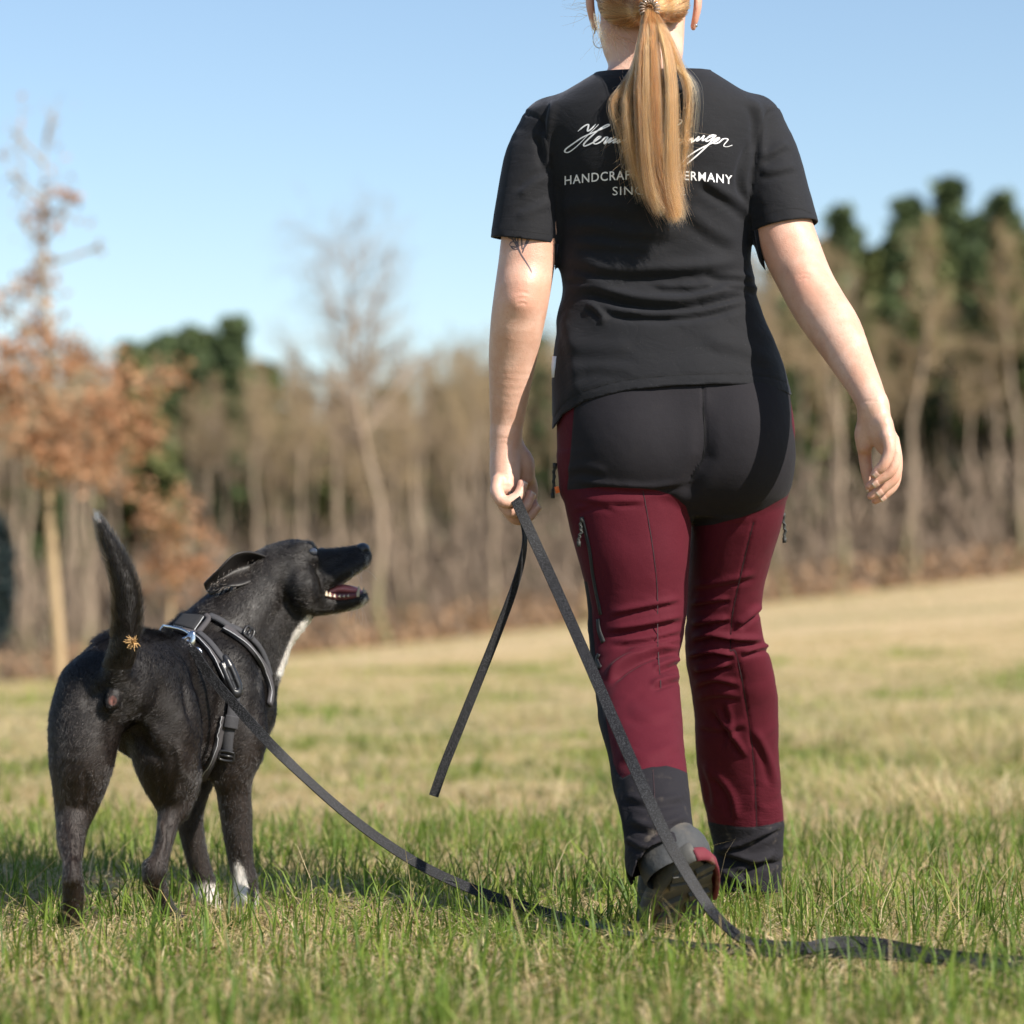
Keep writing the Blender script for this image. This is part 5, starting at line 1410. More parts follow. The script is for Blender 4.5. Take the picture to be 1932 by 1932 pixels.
gV = gV + gn * dm[:, None]; gn = normals(gV, gF); px = vpix(gV)
# coat direction: back along the trunk, down the legs, back from the nose, up the tail
fl = np.zeros_like(gV)
fl[:] = -hd * .8 + [0, 0, -.45]
w = np.clip((.30 - gV[:, 2]) / .1, 0, 1)[:, None]; fl = fl * (1 - w) + np.array([0, 0, -1.0]) * w
w = np.clip((px[:, 0] - 500) / 40, 0, 1)[:, None] * np.clip((1180 - px[:, 1]) / 30, 0, 1)[:, None]; fl = fl * (1 - w) + np.array([-1.0, -.1, -.25]) * w
w = np.clip((px[:, 0] - 380) / 60, 0, 1)[:, None] * np.clip((1330 - px[:, 1]) / 80, 0, 1)[:, None] * (1 - w); fl = fl * (1 - w) + np.array([-.5, -.25, -.8]) * w
dt, _, _ = dpoly(px, [(t[0], t[1]) for t in TAIL]); w = ((dt < 32) & (px[:, 1] < 1262) & (gV[:, 1] < -.22)).astype(float)[:, None]; fl = fl * (1 - w) + np.array([-.1, 0, 1.0]) * w
fl = fl + np.stack([fbm(gV * 18, 31 + i, 2) for i in range(3)], 1) * .5
fl -= gn * (fl * gn).sum(1)[:, None]; fl /= np.linalg.norm(fl, axis=1)[:, None] + 1e-9
ct = np.cross(gn, fl)
# markings
wh = np.zeros(len(gV))
wh = np.maximum(wh, np.clip(.5 - (1688 - 26 * np.sin(px[:, 0] * .13) - px[:, 1]) / 40, 0, 1) * (px[:, 0] > 420) * (px[:, 0] < 500) * (px[:, 1] > 1590))
d, sd, t = dpoly(px, [(444, 1600), (452, 1650), (458, 1700), (455, 1740)]); wh = np.maximum(wh, np.clip(1.25 - d / 17, 0, 1) * np.clip((px[:, 1] - 1600) / 60, 0, 1) * (px[:, 0] > 425))
wh = np.maximum(wh, np.clip(.5 - (1668 - px[:, 1]) / 36, 0, 1) * (px[:, 0] > 345) * (px[:, 0] < 425) * (gV[:, 1] > .12))
d, sd, t = dpoly(px, [(584, 1168), (562, 1195), (545, 1235), (532, 1268)]); wh = np.maximum(wh, np.clip(1.1 - d / 15, 0, 1) * .95)
d, sd, t = dpoly(px, [(610, 1164), (650, 1158), (684, 1143), (690, 1130)]); wh = np.maximum(wh, np.clip(.85 - d / 14, 0, 1) * .75)
d, sd, t = dpoly(px, [(694, 1050), (692, 1068), (670, 1085), (645, 1100)]); wh = np.maximum(wh, np.clip(.75 - d / 18, 0, 1) * .62)
wh = np.maximum(wh, np.clip(.9 - np.linalg.norm(gV - P(187, 983, -.265), axis=1) / .014, 0, 1))
pk = np.clip(1.25 - np.linalg.norm((px - [212, 1322]) / [11, 13], axis=1), 0, 1) * (gV[:, 1] < -.2)
flowc = np.stack([(gV * ct).sum(1) * 420, (gV * fl).sum(1) * 46, (gV * gn).sum(1) * 60], 1)
# streak coordinates that vary smoothly: position squeezed along the coat direction
flowc = gV * 420 - fl * ((gV * fl).sum(1) * 372)[:, None]
coat = mk_mesh('coat', gV, gF, M_COAT, dog, attrs={'white': wh, 'pink': pk, 'flow': flowc})
bvh_dog = bvh_of(gV, gF)

# ears
def sheet(name, grid, mat, par, thick=.004):
    grid = np.asarray(grid, float); a, b = grid.shape[:2]
    fine = np.array([catmull(r, 5) for r in grid]); fine = np.array([catmull(fine[:, j], 5) for j in range(fine.shape[1])]).transpose(1, 0, 2)
    a, b = fine.shape[:2]
    V = fine.reshape(-1, 3) + np.stack([fbm(fine.reshape(-1, 3) * 60, 50 + i, 2) for i in range(3)], 1) * .001
    q = np.array([(i * b + j, i * b + j + 1, (i + 1) * b + j + 1, (i + 1) * b + j) for i in range(a - 1) for j in range(b - 1)], np.int32)
    n_ = len(V)
    o = mk_mesh(name, V, q, mat, par, attrs={'white': np.zeros(n_), 'pink': np.zeros(n_), 'flow': V * [300, 300, 300]})
    m = o.modifiers.new('thick', 'SOLIDIFY'); m.thickness = thick; m.offset = 0
    s2 = o.modifiers.new('round', 'SUBSURF'); s2.levels = 1; s2.render_levels = 1
    return o
def gp(rows_): return [[P(*c) for c in r] for r in rows_]
ear = sheet('ear', gp([[(506, 1050, .178), (502, 1062, .186), (504, 1078, .178)],
                 [(472, 1040, .156), (476, 1066, .184), (474, 1099, .152)],
                 [(440, 1047, .136), (446, 1074, .17), (450, 1107, .138)],
                 [(412, 1074, .128), (419, 1091, .152), (427, 1109, .13)],
                 [(383, 1101, .142), (388, 1113, .146), (397, 1124, .142)]]), M_COAT, dog, .005)
_e = ear.data; _v = np.zeros(len(_e.vertices) * 3); _e.vertices.foreach_get('co', _v); _q = np.array([list(p.vertices) for p in _e.polygons], np.int32); bvh_ear = bvh_of(_v.reshape(-1, 3), [_q])
sheet('ear', gp([[(518, 1050, .28), (500, 1040, .275), (484, 1042, .265)], [(500, 1060, .3), (480, 1046, .295), (462, 1052, .275)], [(470, 1085, .31), (450, 1066, .31), (436, 1070, .285)], [(440, 1105, .3), (428, 1095, .3), (420, 1090, .285)]]), M_COAT, dog)

def ellips(name, c, r, mat, par, rot=None, seg=16):
    bm = bmesh.new(); bmesh.ops.create_uvsphere(bm, u_segments=seg, v_segments=seg // 2 + 2, radius=1)
    R_ = np.array(rot) if rot is not None else np.eye(3)
    V = np.array([v.co for v in bm.verts]) * r @ R_ + c
    q = np.array([[v.index for v in f.verts] for f in bm.faces if len(f.verts) == 4], np.int32); t = np.array([[v.index for v in f.verts] for f in bm.faces if len(f.verts) == 3], np.int32); bm.free()
    return mk_mesh(name, V, [q, t], mat, par)
ellips('eye', hit(bvh_dog, 589, 1041)[0] + [0, .0026, 0], [.009, .009, .0075], M_EYE, dog)
ellips('eye', P(608, 1041, .262), [.0072, .0072, .0072], M_EYE, dog)
# nose
Nf = Field(); Nf.ball(P(684, 1036, .252), [.0125, .016, .011], .006); Nf.ball(P(688, 1042, .245), [.008, .009, .009], .006); Nf.ball(P(688, 1042, .262), [.008, .009, .009], .006)
for Y in (.236, .271): Nf.ball(P(693, 1040, Y), [.005, .006, .0032], .003, mode='s')
V, Fs = Nf.mesh(.0016); mk_mesh('nose', V, Fs, M_NOSE, dog)
# tongue, gums and teeth
Tf = Field(); Tf.chain(ch([(612, 1122, .232, 9), (636, 1112, .237, 9), (655, 1112, .24, 8.5), (674, 1116, .245, 7.5), (680, 1120, .247, 5)]), .006, 4, flat=((0, 1, 0), 1.9)); V, Fs = Tf.mesh(.002); mk_mesh('tongue', V, Fs, M_TONGUE, dog)
Tf = Field(); Tf.chain(ch([(606, 1124, .212, 8), (640, 1126, .214, 7), (668, 1124, .224, 6), (684, 1120, .242, 5)]), .006, 4); V, Fs = Tf.mesh(.002); mk_mesh('gum', V, Fs, M_MOUTH, dog)
Tf = Field(); Tf.chain(ch([(606, 1108, .236, 10), (636, 1096, .24, 9), (660, 1082, .246, 6)]), .006, 4); V, Fs = Tf.mesh(.002); mk_mesh('palate', V, Fs, M_MOUTH, dog)
def tooth(base, top, r):
    V, Fs = tube(catmull([base, base * .55 + top * .45, top], 4), np.array([r, r * .98, r * .9, r * .85, r * .75, r * .6, r * .45, r * .3, r * .12]), 8); mk_mesh('tooth', V, Fs, M_TOOTH, dog)
tooth(P(674, 1126, .224), P(678, 1104, .224), .0038); tooth(P(684, 1124, .262), P(687, 1108, .262), .0034)
for x, y, hh_, r_ in ((614, 1125, 12, .0048), (621, 1126, 9, .0045), (630, 1127, 7, .0032), (640, 1127, 6, .0028), (648, 1127, 5.5, .0026), (656, 1126, 5, .0024)): tooth(P(x, y, .2065), P(x + 2, y - hh_, .2075), r_)
for x in (686, 688, 689): tooth(P(x, 1121, .235 + (x - 685) * .003), P(x + 2, 1113, .235 + (x - 685) * .003), .0018)
# whiskers
parts = []
for i in range(6):
    a = P(668 + rng.uniform(-22, 12), 1076 + rng.uniform(-8, 14), .218); b = a + np.array([rng.uniform(.0, .03), -.012, rng.uniform(-.05, -.015)]); parts.append(tube(catmull([a, (a + b) / 2 + [.004, 0, .004], b], 4), .00016, 4, False))
for i in range(10):
    a = P(676 + rng.uniform(-20, 10), 1148, .23); b = a + np.array([rng.uniform(-.004, .016), -.005, rng.uniform(-.03, -.012)]); parts.append(tube(catmull([a, (a + b) / 2 + [.002, 0, 0], b], 4), .00015, 4, False))
V, Fs = merge(parts); mk_mesh('whisker', V, Fs, M_PIPING, dog)
# burr caught in the tail
parts = []; c = P(250, 1213, -.312)
for i in range(60):
    d = rng.normal(size=3); d[1] = -abs(d[1]); d /= np.linalg.norm(d); e = c + d * rng.uniform(.008, .015); parts.append(tube(np.array([c + d * .002, (c + e) / 2 + rng.normal(size=3) * .001, e]), np.array([.0012, .001, .0004]), 4, False))
V, Fs = merge(parts); tag(mk_mesh('burr', V, Fs, M_BURR), 'spiky straw-coloured burr stuck to the tail of the black dog', 'burr')
YOFF = 0.0
# ------------------------------------------------------------------ hair
hcap = Field()
hcap.ball(hc + [0, .002, .014], [100 * hs, .107, .120], .02)
hcap.ball(P(1214, 8, -.02), [84 * hs, .05, .045], .03)
hcap.ball(P(1226, 16, -.078), [.028, .02, .022], .03)
V, Fs = hcap.mesh(.0035)
px = vpix(V)
line = np.interp(px[:, 0], [1100, 1118, 1128, 1139, 1158, 1183, 1211, 1240, 1262, 1279, 1291, 1309, 1330], [-20, -6, 18, 38, 45, 50, 48, 44, 40, 42, 36, 30, 10])
front = np.clip((V[:, 1] - .045) / .05, 0, 1)
line = line * (1 - front) + (-92) * front
keep = px[:, 1] < line
V, Fs, used = keep_verts(V, Fs, keep, any_=True)
px = vpix(V); line = line[used]; m = px[:, 1] > line; V[m, 2] += ((px[:, 1] - line) * SC(0))[m]
d = px - [1225, 17]; ang = np.arctan2(d[:, 1], d[:, 0]); rad = np.linalg.norm(d, axis=1)
hair = mk_mesh('hair', V, Fs, M_HAIRCAP, person, attrs={'comb': np.stack([np.cos(ang) * 16, np.sin(ang) * 16, rad * .012], 1)})
hm_ = hair.modifiers.new('thick', 'SOLIDIFY'); hm_.thickness = .003; hm_.offset = -1
bvh_hair = bvh_of(V, Fs)

def strands(name, paths, rad, tone, mat, par, taper=True):
    n, m, _ = paths.shape
    cu = bpy.data.hair_curves.new(name); cu.add_curves([m] * n)
    cu.position_data.foreach_set('vector', paths.astype(np.float32).ravel())
    r_ = np.ones((n, m)) * rad
    if taper: r_ = r_ * np.linspace(1, .35, m)[None]
    a = cu.attributes.get('radius') or cu.attributes.new('radius', 'FLOAT', 'POINT'); a.data.foreach_set('value', r_.astype(np.float32).ravel())
    a = cu.attributes.new('tone', 'FLOAT', 'CURVE'); a.data.foreach_set('value', np.asarray(tone, np.float32))
    cu.materials.append(mat)
    o = bpy.data.objects.new(name, cu); COL.objects.link(o); parent_to(o, par); return o

paths = []; tone = []
for i in range(2300):
    a = rng.uniform(0, 2 * math.pi); R_ = rng.uniform(30, 105); tn = np.clip(.45 + .3 * vnoise(np.array([[a * 14, 0, 1]]))[0] + rng.normal(0, .1), 0, 1)
    pts = []
    for t in np.linspace(0, 1, 9):
        rr_ = 7 + (R_ - 7) * (1 - t); sag = 7 * math.sin(t * math.pi) * (abs(math.cos(a)))
        p, n_ = hit(bvh_hair, 1225 + rr_ * math.cos(a), 17 + rr_ * math.sin(a) + sag, .0012 + .0018 * abs(math.sin(i)))
        if p is None: continue
        pts.append(p)
    if len(pts) >= 5: pts = catmull(pts, 3); paths.append(pts[np.linspace(0, len(pts) - 1, 12).astype(int)]); tone.append(tn)
strands('combed_strands', np.array(paths), .00045, tone, M_STRAND, hair, False)

GUIDES = [([(1224, 20), (1217, 60), (1212, 110), (1209, 170), (1213, 250), (1220, 330), (1234, 380), (1256, 412)], 1.0, 6),
          ([(1228, 20), (1230, 60), (1232, 110), (1234, 180), (1236, 260), (1243, 330), (1262, 385), (1284, 428)], 1.6, 9),
          ([(1232, 22), (1248, 60), (1260, 110), (1266, 180), (1266, 260), (1268, 330), (1280, 385), (1292, 424)], 1.3, 7),
          ([(1222, 20), (1220, 70), (1220, 130), (1222, 200), (1226, 280), (1236, 350), (1262, 415)], 1.3, 8),
          ([(1234, 22), (1258, 66), (1282, 125), (1297, 170), (1298, 230), (1291, 300), (1285, 350), (1292, 380)], .16, 2.6),
          ([(1218, 24), (1208, 90), (1196, 140), (1184, 185), (1186, 240), (1194, 300), (1208, 350), (1222, 392)], .3, 6),
          ([(1216, 30), (1206, 110), (1176, 165), (1158, 195), (1170, 240), (1182, 285), (1192, 330)], .13, 8),
          ([(1230, 30), (1262, 110), (1296, 150), (1306, 190), (1302, 250), (1300, 310)], .05, 8)]
gw = np.array([g_[1] for g_ in GUIDES]); gw = gw / gw.sum()
y_tie = hit(bvh_hair, 1225, 17)[0][1] - .012
def back_y(x, y):
    best = 0.0
    for b in (bvh_shirt, bvh_body):
        p, _ = hit(b, x, y)
        if p is not None: best = min(best, p[1])
    return best
gcache = {}
def depth_at(x, y):
    k_ = (int(x // 8), int(y // 8))
    if k_ not in gcache: gcache[k_] = back_y(x, y)
    return gcache[k_]
paths = []; tone = []
for L in range(150):
    gi = rng.choice(len(GUIDES), p=gw); g_, _, spr = GUIDES[gi]
    base = catmull(g_, 6); base = base[np.linspace(0, len(base) - 1, 18).astype(int)]
    cut_ = 1 - .26 * rng.random() ** 1.6; base = catmull(base[:max(8, int(18 * cut_))], 3); base = base[np.linspace(0, len(base) - 1, 18).astype(int)]
    off = rng.normal(0, 1, 2); lay = rng.uniform(0, .028) * (1 if gi < 4 else .5); t = np.linspace(0, 1, 18)
    wv = rng.normal(0, 1, 3); tl = np.clip(rng.normal(.54, .15), .03, .97)
    ns = 44 if gi < 4 else 32
    for k in range(ns):
        o = rng.normal(0, 1, 2); loose = rng.random() < .12
        amp = (3 + spr * np.sin(np.clip(t * 1.15, 0, 1) * math.pi * .62))
        x = base[:, 0] + amp * off[0] * .33 + (2.1 + 3.6 * t) * o[0] + wv[0] * 3.2 * np.sin(t * 6 + wv[1]) * t + (rng.normal(0, 9) * t ** 2 if loose else 0)
        y = base[:, 1] + 2 * o[1] + (t ** 2) * rng.normal(0, 9)
        Y = y_tie + (-.128 - y_tie) * np.clip(t * 1.5, 0, 1)
        Y = np.array([min(a, depth_at(b, c) - .004) for a, b, c in zip(Y, x, y)]) - lay * np.sin(np.clip(t * 1.4 + .15, 0, 1) * math.pi * .6) - rng.uniform(0, .004)
        Y[0] = y_tie + .01; Y = np.convolve(np.pad(Y, 2, mode='edge'), np.ones(5) / 5, 'valid')
        paths.append([P(a, b, c) for a, b, c in zip(x, y, Y)]); tone.append(np.clip(tl + rng.normal(0, .09), 0, 1))
strands('ponytail', np.array(paths), .0003, tone, M_STRAND, person)
# flyaway hair
paths = []; tone = []
for i in range(210):
    s = np.array([rng.uniform(1165, 1300), rng.uniform(140, 330)]) if i < 170 else np.array([rng.uniform(1135, 1170), rng.uniform(35, 70)])
    d = np.array([rng.normal(0, 26), rng.uniform(15, 75)]); bnd = rng.normal(0, 14)
    L = catmull([s, s + d * .5 + [bnd, 0], s + d], 6); L = L[np.linspace(0, len(L) - 1, 12).astype(int)]
    paths.append([P(a, b, depth_at(a, b) - .008 - .012 * abs(math.sin(i + k * .3))) for k, (a, b) in enumerate(L)]); tone.append(rng.uniform(.3, .8))
for i in range(16):
    s = np.array([1108, rng.uniform(-20, 30)]); L = catmull([s, s + [-18, rng.uniform(-10, 12)], s + [-rng.uniform(25, 55), rng.uniform(-5, 25)]], 6); L = L[np.linspace(0, len(L) - 1, 12).astype(int)]
    paths.append([P(a, b, .03) for a, b in L]); tone.append(.5)
for i in range(26):
    s = np.array([rng.uniform(1112, 1130), rng.uniform(20, 40)]); L = catmull([s, s + [rng.uniform(5, 12), 30], s + [rng.uniform(10, 28), rng.uniform(50, 70)]], 6); L = L[np.linspace(0, len(L) - 1, 12).astype(int)]
    paths.append([P(a, b, -.045) for a, b in L]); tone.append(.6)
strands('loose_hair', np.array(paths), .00028, tone, M_STRAND, person)
# coiled hair tie, earrings
th = np.linspace(0, 2 * math.pi * 3, 420); R_ = .0125; c = np.array([P(1225, 17, y_tie)[0], y_tie - .001, P(1225, 17, y_tie)[2]])
th = np.linspace(0, 2 * math.pi, 300); coil = np.stack([c[0] + (R_ + .0042 * np.cos(th * 17)) * np.cos(th), c[1] + .0042 * np.sin(th * 17) - .003 * np.sin(th), c[2] + (R_ + .0042 * np.cos(th * 17)) * np.sin(th)], 1)
V, Fs = tube(coil, .0016, 6, False); mk_mesh('hair_tie', V, Fs, M_SPIRAL, person)
e0 = P(1124, 60, .04); th = np.linspace(0, 2 * math.pi, 40)
V, Fs = merge([tube(np.stack([e0[0] + .011 * np.cos(th) + .006, e0[1] + 0 * th - .004, e0[2] - .012 + .016 * np.sin(th)], 1), .0008, 6, False), tube(np.array([e0 + [-.002, -.004, .014], e0 + [-.002, -.004, -.004]]), .0012, 6)]); mk_mesh('earring', V, Fs, M_METAL, person)
ellips('earring', P(1313, 48, .025), [.0032, .0032, .0032], M_METAL, person)

# ------------------------------------------------------------------ fur
def fur(name, V, Fs, nrm, flow, white, n, par, seed, ln=(.006, .011), rad=.00016):
    r = np.random.default_rng(seed)
    T = np.vstack([f if f.shape[1] == 3 else np.vstack([f[:, [0, 1, 2]], f[:, [0, 2, 3]]]) for f in Fs if len(f)])
    ar = np.linalg.norm(np.cross(V[T[:, 1]] - V[T[:, 0]], V[T[:, 2]] - V[T[:, 0]]), axis=1)
    fac = nrm[T].mean(1)[:, 1] < .35; ar = ar * np.where(fac, 1, .18)
    i = r.choice(len(T), n, p=ar / ar.sum()); b = r.dirichlet((1, 1, 1), n)
    p = (V[T[i]] * b[:, :, None]).sum(1); nn_ = (nrm[T[i]] * b[:, :, None]).sum(1); f = (flow[T[i]] * b[:, :, None]).sum(1); w = (white[T[i]] * b).sum(1)
    nn_ /= np.linalg.norm(nn_, axis=1)[:, None]
    f = f + r.normal(0, .17, (n, 3)) + np.stack([fbm(p * 55, 61 + i_, 2) for i_ in range(3)], 1) * .55; f -= nn_ * (f * nn_).sum(1)[:, None]; f /= np.linalg.norm(f, axis=1)[:, None] + 1e-9
    L = r.uniform(*ln, n)[:, None]; lift = np.where(r.random(n) < .14, r.uniform(.4, .75, n), r.uniform(.12, .32, n))[:, None]
    pa = np.stack([p - nn_ * .0008, p + (f * .5 + nn_ * lift * .55) * L, p + (f * .97 + nn_ * lift * .62) * L], 1)
    leg = np.clip((.34 - p[:, 2]) / .12, 0, 1) * .6
    tl = ((p[:, 2] > .47) & (p[:, 0] < -.56)).astype(float)[:, None]; pa = p[:, None] + (pa - p[:, None]) * (1 + 1.0 * tl[:, None]) + nn_[:, None] * (tl[:, None] * np.array([0, .001, .0035])[None, :, None])
    tone = np.where(w + r.normal(0, .17, n) > .5, r.uniform(.75, 1, n), np.where(r.random(n) < .012 + .1 * w + .03 * leg, r.uniform(.54, .64, n), r.uniform(0, .30, n) + .12 * leg))
    return strands(name, pa, rad, tone, M_FUR, par)
fur('short_fur', gV, gF, gn, fl, wh, 165000, coat, 4)
# brown tufts inside the folded ear
paths = []
for i in range(1300):
    a = rng.random(); c = np.array([496 - 84 * a, 1066 + 36 * a]) + rng.normal(0, 1, 2) * [7, 7 + 5 * math.sin(a * 3)]
    l, n_, _, _ = bvh_ear.ray_cast(CAM, (Vector(P(*c, .1)) - CAM).normalized())
    if l is None: continue
    l = np.array(l) + [0, .001, 0]; d = np.array([-.8, -.45, -.25]) + rng.normal(0, .35, 3); d /= np.linalg.norm(d); L_ = rng.uniform(.007, .016); paths.append([l, l + d * L_ * .5, l + d * L_ + [0, .002, -.002]])
strands('ear_hair', np.array(paths), .00042, rng.uniform(.54, .625, len(paths)), M_FUR, ear)

# ------------------------------------------------------------------ harness
harness = empty('dog_harness', tuple(P(365, 1200, .05)), 'black padded harness with silver piping and side buckle on the dog', 'dog harness')
def band(pts, wV, thick, mat, name, off=.006, pipe=False, extra=None):
    a, b = on_surf(bvh_dog, pts, off, 6)
    if extra is not None: a = np.vstack([a, extra[0]]); b = np.vstack([b, extra[1]])
    a = smooth_path(a); w = wV * SC(.08)
    V, Fs = strap(a, b, w, thick); o = mk_mesh(name, V, Fs, mat, harness)
    if pipe:
        T_ = np.gradient(a, axis=0); sd = np.cross(T_, b); sd /= np.linalg.norm(sd, axis=1)[:, None] + 1e-9
        for sg in (.47,):
            V, Fs = tube(a + sd * sg * w + b * thick * .55, .0007, 5); mk_mesh('piping', V, Fs, M_PIPING, o)
    return o, a, b
def smooth_path(a):
    for _ in range(3): a[1:-1] = a[1:-1] * .5 + (a[:-2] + a[2:]) * .25
    return a
def ring_part(c, d0, d1, n, off, turn=1):
    """points of the coat on the far side, from direction d0 round to d1"""
    out = []; nr = []
    for t in np.linspace(0, 1, n):
        d = d0 * math.cos(t * math.pi) + d1 * math.sin(t * math.pi); d = d / np.linalg.norm(d)
        l, n_, i, _ = bvh_dog.ray_cast(Vector(c + d * .5), Vector(-d))
        if l is None: continue
        out.append(np.array(l + n_ * off)); nr.append(np.array(n_))
    return np.array(out), np.array(nr)
# back panel
quad = np.array([[(349, 1168), (385, 1170)], [(332, 1187), (366, 1197)]], float)
V = []; nn = 9
for i in range(nn):
    for j in range(nn):
        u, v = i / (nn - 1), j / (nn - 1); q_ = quad[0, 0] * (1 - u) * (1 - v) + quad[0, 1] * (1 - u) * v + quad[1, 0] * u * (1 - v) + quad[1, 1] * u * v
        p, n_ = hit(bvh_dog, *q_, .006); V.append(p if p is not None else V[-1])
V = np.array(V); q = np.array([(i * nn + j, i * nn + j + 1, (i + 1) * nn + j + 1, (i + 1) * nn + j) for i in range(nn - 1) for j in range(nn - 1)])
bp = mk_mesh('back_panel', V, q, M_MESH, harness); bp.modifiers.new('t', 'SOLIDIFY').thickness = .006
for ed in ([0, 1], [1, 3], [2, 3], [0, 2]):
    cs = quad.reshape(4, 2)[ed]; a, b = on_surf(bvh_dog, [tuple(cs[0] * (1 - t) + cs[1] * t) for t in np.linspace(0, 1, 5)], .0085, 3)
    V_, F_ = tube(smooth_path(a), .0009, 5); mk_mesh('piping', V_, F_, M_PIPING, bp)
band([(388, 1166), (394, 1172), (384, 1186), (372, 1200)], 9, .007, M_PAD, 'panel_edge')
band([(310, 1189), (330, 1191), (350, 1197), (372, 1204)], 7, .005, M_PAD, 'back_strap')
tr = ring_part(P(372, 1300, .06), np.array([-.2, -.1, 1.0]), np.array([-.94, .33, -.05]), 16, .006)
band([(345, 1194), (365, 1200), (382, 1215), (398, 1236), (412, 1258), (421, 1275), (430, 1293)], 15, .007, M_PAD, 'girth_pad', .006, True)
V, Fs = strap(tr[0][2:-2], tr[1][2:-2], .02, .006); mk_mesh('girth_strap', V, Fs, M_WEB, harness)
band([(372, 1202), (392, 1219), (408, 1238), (418, 1250)], 11, .004, M_WEB, 'webbing_strap', .011)
band([(441, 1306), (438, 1325), (435, 1350), (433, 1368)], 22, .004, M_WEB, 'webbing_strap', .008)
band([(434, 1350), (432, 1362), (431, 1372)], 27, .005, M_WEB, 'webbing_loop', .012)
band([(432, 1370), (430, 1395), (429, 1412), (428, 1428)], 20, .004, M_WEB, 'webbing_strap', .007)
band([(420, 1352), (413, 1374), (407, 1400), (399, 1428), (389, 1450), (382, 1464)], 13, .008, M_PAD, 'girth_pad', .006, True)
band([(395, 1166), (410, 1172), (426, 1182), (440, 1196)], 12, .006, M_WEB, 'neck_strap', .006)
band([(421, 1187), (435, 1197), (447, 1207), (461, 1219), (474, 1234), (486, 1250), (495, 1265), (501, 1280), (505, 1297), (506, 1312), (502, 1330)], 14, .007, M_PAD, 'neck_pad', .006, True)
band([(430, 1184), (447, 1191), (465, 1203), (480, 1216), (490, 1232), (498, 1250), (505, 1276)], 11, .005, M_WEB, 'neck_strap', .006)
def slider(pts, wV, nm='slider_buckle'):
    a, b = on_surf(bvh_dog, pts, .012, 4); c_, n_ = a[len(a) // 2], b[len(a) // 2]; t_ = a[-1] - a[0]; t_ /= np.linalg.norm(t_); s_ = np.cross(t_, n_); w = wV * SC(.08) / 2; L = np.linalg.norm(a[-1] - a[0]) / 2
    parts_ = [tube(catmull([c_ + s_ * w * sx + t_ * L * ty for sx, ty in ((-1, -.8), (0, -1), (1, -.8), (1.05, 0), (1, .8), (0, 1), (-1, .8), (-1.05, 0), (-1, -.8))], 3), .0026, 6, False), tube(np.array([c_ - s_ * w, c_ + s_ * w]), .0026, 6)]
    V, Fs = merge(parts_); return mk_mesh(nm, V, Fs, M_BLACKPL, harness)
slider([(429, 1414), (428, 1422), (427, 1431)], 26); slider([(456, 1192), (462, 1197), (469, 1203)], 20)
# side-release buckle
a, b = on_surf(bvh_dog, [(417, 1248), (425, 1262), (433, 1280), (440, 1296), (445, 1308)], .011, 4)
b[:] = b.mean(0); b /= np.linalg.norm(b, axis=1)[:, None]; Bk = Field(); c_ = a
tdir = (a[-1] - a[0]) / np.linalg.norm(a[-1] - a[0]); sdir = np.cross(tdir, b[0])
Bk.chain([(*(c_[0] - sdir * .004), .006), (*(c_[4] - sdir * .003), .0085), (*(c_[12] - sdir * .003), .0085), (*(c_[-1]), .0075)], .004, 2)
Bk.chain([(*(c_[2] + sdir * .008), .005), (*(c_[8] + sdir * .009), .006), (*(c_[-1] + sdir * .006), .007)], .004, 2)
Bk.chain([(*(c_[5] + sdir * .004 + b[0] * .007), .0035), (*(c_[13] + sdir * .004 + b[0] * .007), .0035)], .002, 1, mode='s')
V, Fs = Bk.mesh(.0016); bk_ = mk_mesh('side_buckle', V, Fs, M_BLACKPL, harness)
V, Fs = merge([tube(np.array([c_[9] - sdir * .012 + b[0] * .004, c_[9] + b[0] * .0078 - sdir * .003, c_[9] + sdir * .004 + b[0] * .006]), .0008, 5)]); mk_mesh('buckle_groove', V, Fs, M_ZIP, bk_)
# steel ring on the back strap
a, b = on_surf(bvh_dog, [(317, 1190), (332, 1196), (346, 1203), (352, 1208)], .012, 4)
V, Fs = merge([tube(a, .0022, 8), tube(catmull([a[0], a[0] + [-.004, -.004, -.012], a[6] + [-.004, -.004, -.014], a[-1] + [0, 0, -.008], a[-1]], 4), .0022, 8)]); mk_mesh('ring', V, Fs, M_METAL, harness)

# ------------------------------------------------------------------ leash
leash = empty('leash', tuple(P(1120, 1742, -.22)), 'long black grip leash from the harness over the grass up to the left hand', 'leash')
LEASH_PATHS = []
def lstrap(pts, wid, thick=.0034):
    pts = np.array([(*P(x, y, Y), nx, ny, nz) for x, y, Y, (nx, ny, nz) in pts])
    d = catmull(pts, 10); LEASH_PATHS.append(d[:, :3]); V, Fs = strap(d[:, :3], d[:, 3:], wid * (1 + .08 * np.clip((.06 - d[:, 2]) / .04, 0, 1)), thick)
    e = np.tile([1, 1, 0, 1, 1, 1, 1], len(d))
    return mk_mesh('strap', V, Fs, M_LEASH, leash, smooth=False, attrs={'edge': np.tile([1, .2, 0, .2, 1, 1, 1], len(d)).astype(float)})
h0, n0_ = hit(bvh_dog, 366, 1230, .014); h1, _ = hit(bvh_dog, 400, 1275, .022); h2, _ = hit(bvh_dog, 440, 1320, .026)
c = (-.45, -.85, .25)
h0[1] -= .016
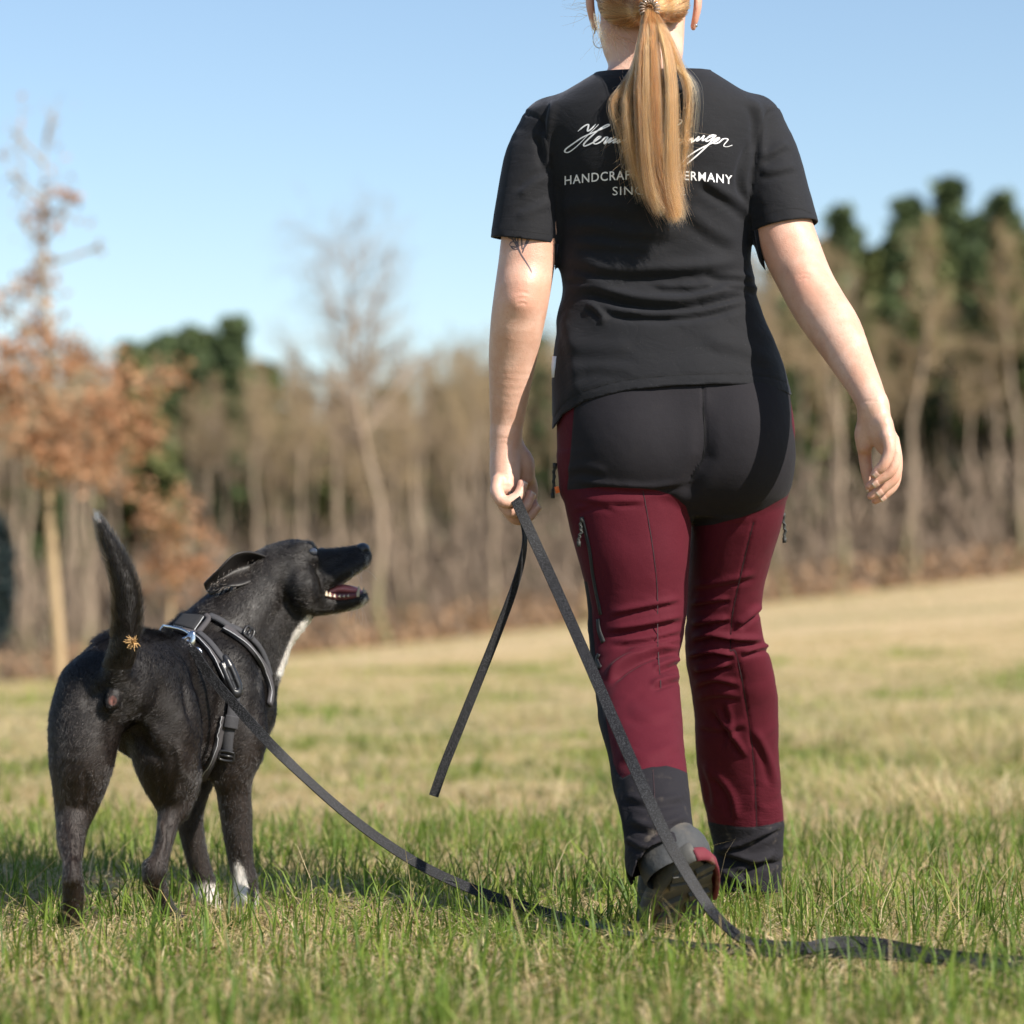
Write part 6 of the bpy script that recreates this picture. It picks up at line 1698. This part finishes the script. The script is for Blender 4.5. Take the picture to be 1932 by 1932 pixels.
lstrap([(361, 1224, h0[1], c), (380, 1252, h0[1] - .004, c), (402, 1282, min(h1[1], h0[1]) - .004, c), (440, 1326, min(h2[1], h0[1]) - .01, (-.5, -.8, .3)), (497, 1390, h0[1] - .03, (-.5, -.55, .6)), (560, 1453, h0[1] - .035, (-.45, -.35, .8)), (640, 1525, -0.040, (-.4, -.4, .8)), (720, 1586, -0.050, (-.35, -.6, .7)), (800, 1636, -0.060, (-.2, -.75, .6)), (880, 1673, -0.070, (-.1, -.85, .5)), (960, 1702, -0.080, (0, -.9, .45)), (1030, 1722, -0.110, (0, -.75, .65)), (1090, 1738, -0.203, (0, -.6, .8)), (1150, 1754, -0.359, (0, -.5, .85)), (1230, 1772, -0.520, (0, -.4, .9)), (1320, 1786, -0.610, (0, -.5, .85)), (1420, 1794, -0.640, (0, -.8, .6)), (1500, 1796, -0.660, (0, -.85, .5)), (1620, 1800, -0.690, (0, -.7, .7)), (1740, 1808, -0.760, (0, -.7, .7)), (1850, 1820, -0.840, (0, -.8, .6)), (1960, 1834, -0.920, (0, -.8, .6)), (2080, 1850, -1.020, (0, -.8, .6))], .0175)
f = (.12, -.97, .2)
lstrap([(968, 928, 0.035, (.9, -.3, .3)), (969, 931, 0.000, (.3, -.8, .5)), (973, 942, -0.026, (.0, -1, .1)), (992, 985, -0.034, f), (1030, 1068, -0.060, f), (1080, 1180, -0.160, f), (1140, 1318, -0.310, f), (1200, 1455, -0.470, f), (1255, 1575, -0.535, (.15, -.93, .3)), (1300, 1655, -0.550, (.2, -.85, .45)), (1340, 1716, -0.560, (.2, -.7, .6)), (1375, 1752, -0.610, (.1, -.6, .8)), (1412, 1776, -0.630, (0, -.5, .85)), (1480, 1784, -0.640, (0, -.5, .85)), (1580, 1787, -0.650, (0, -.5, .85)), (1680, 1793, -0.710, (0, -.6, .8)), (1780, 1806, -0.780, (0, -.6, .8)), (1900, 1826, -0.900, (0, -.6, .8)), (2080, 1844, -1.010, (0, -.6, .8))], .0185)
lstrap([(1520, 1790, -0.690, (0, -.8, .6)), (1580, 1778, -0.670, (0, -.9, .4)), (1660, 1781, -0.680, (0, -.9, .4)), (1740, 1797, -0.730, (0, -.9, .4)), (1830, 1808, -0.790, (0, -.9, .4)), (1990, 1822, -0.870, (0, -.9, .4))], .0175)
lstrap([(980, 955, .01, (.7, -.7, 0)), (986, 985, .0, (.9, -.4, 0)), (990, 1020, -.005, (.93, -.35, .1)), (984, 1060, -.01, (.85, -.5, .1)), (968, 1115, -.015, (.75, -.65, .1)), (940, 1190, -.02, (.6, -.8, .1)), (905, 1278, -.025, (.5, -.87, .1)), (870, 1365, -.03, (.4, -.9, .1)), (838, 1445, -.03, (.35, -.93, .1)), (818, 1502, -.03, (.35, -.93, .1))], .0165)
# snap hook
root = leash
a0, n0_ = hit(bvh_dog, 358, 1206, .014)
def lp(x, y, o=0.0): 
    p = P(x, y, a0[1] - .022); return p + np.array([-.2, -.9, .3]) * o
Sn = Field()
Sn.chain([(*lp(362, 1197), .0065), (*lp(360, 1209), .0085), (*lp(358, 1220), .0075), (*lp(359, 1230), .006)], .003, 3, flat=((-.2, -.9, .3), .55))
Sn.chain([(*lp(357, 1221), .0035), (*lp(349, 1228), .0033), (*lp(352, 1235), .003), (*lp(360, 1236), .003)], .003, 3)
Sn.chain([(*lp(362, 1224), .0033), (*lp(373, 1224), .003), (*lp(379, 1230), .003), (*lp(378, 1238), .0028)], .003, 3)
Sn.chain([(*lp(356, 1202), .0032), (*lp(341, 1208), .003), (*lp(338, 1214), .003), (*lp(346, 1218), .0028)], .003, 3)
Sn.ball(lp(356, 1208, .004), .0035, .002, mode='s')
V, Fs = Sn.mesh(.0014); mk_mesh('snap_hook', V, Fs, M_METAL, leash)
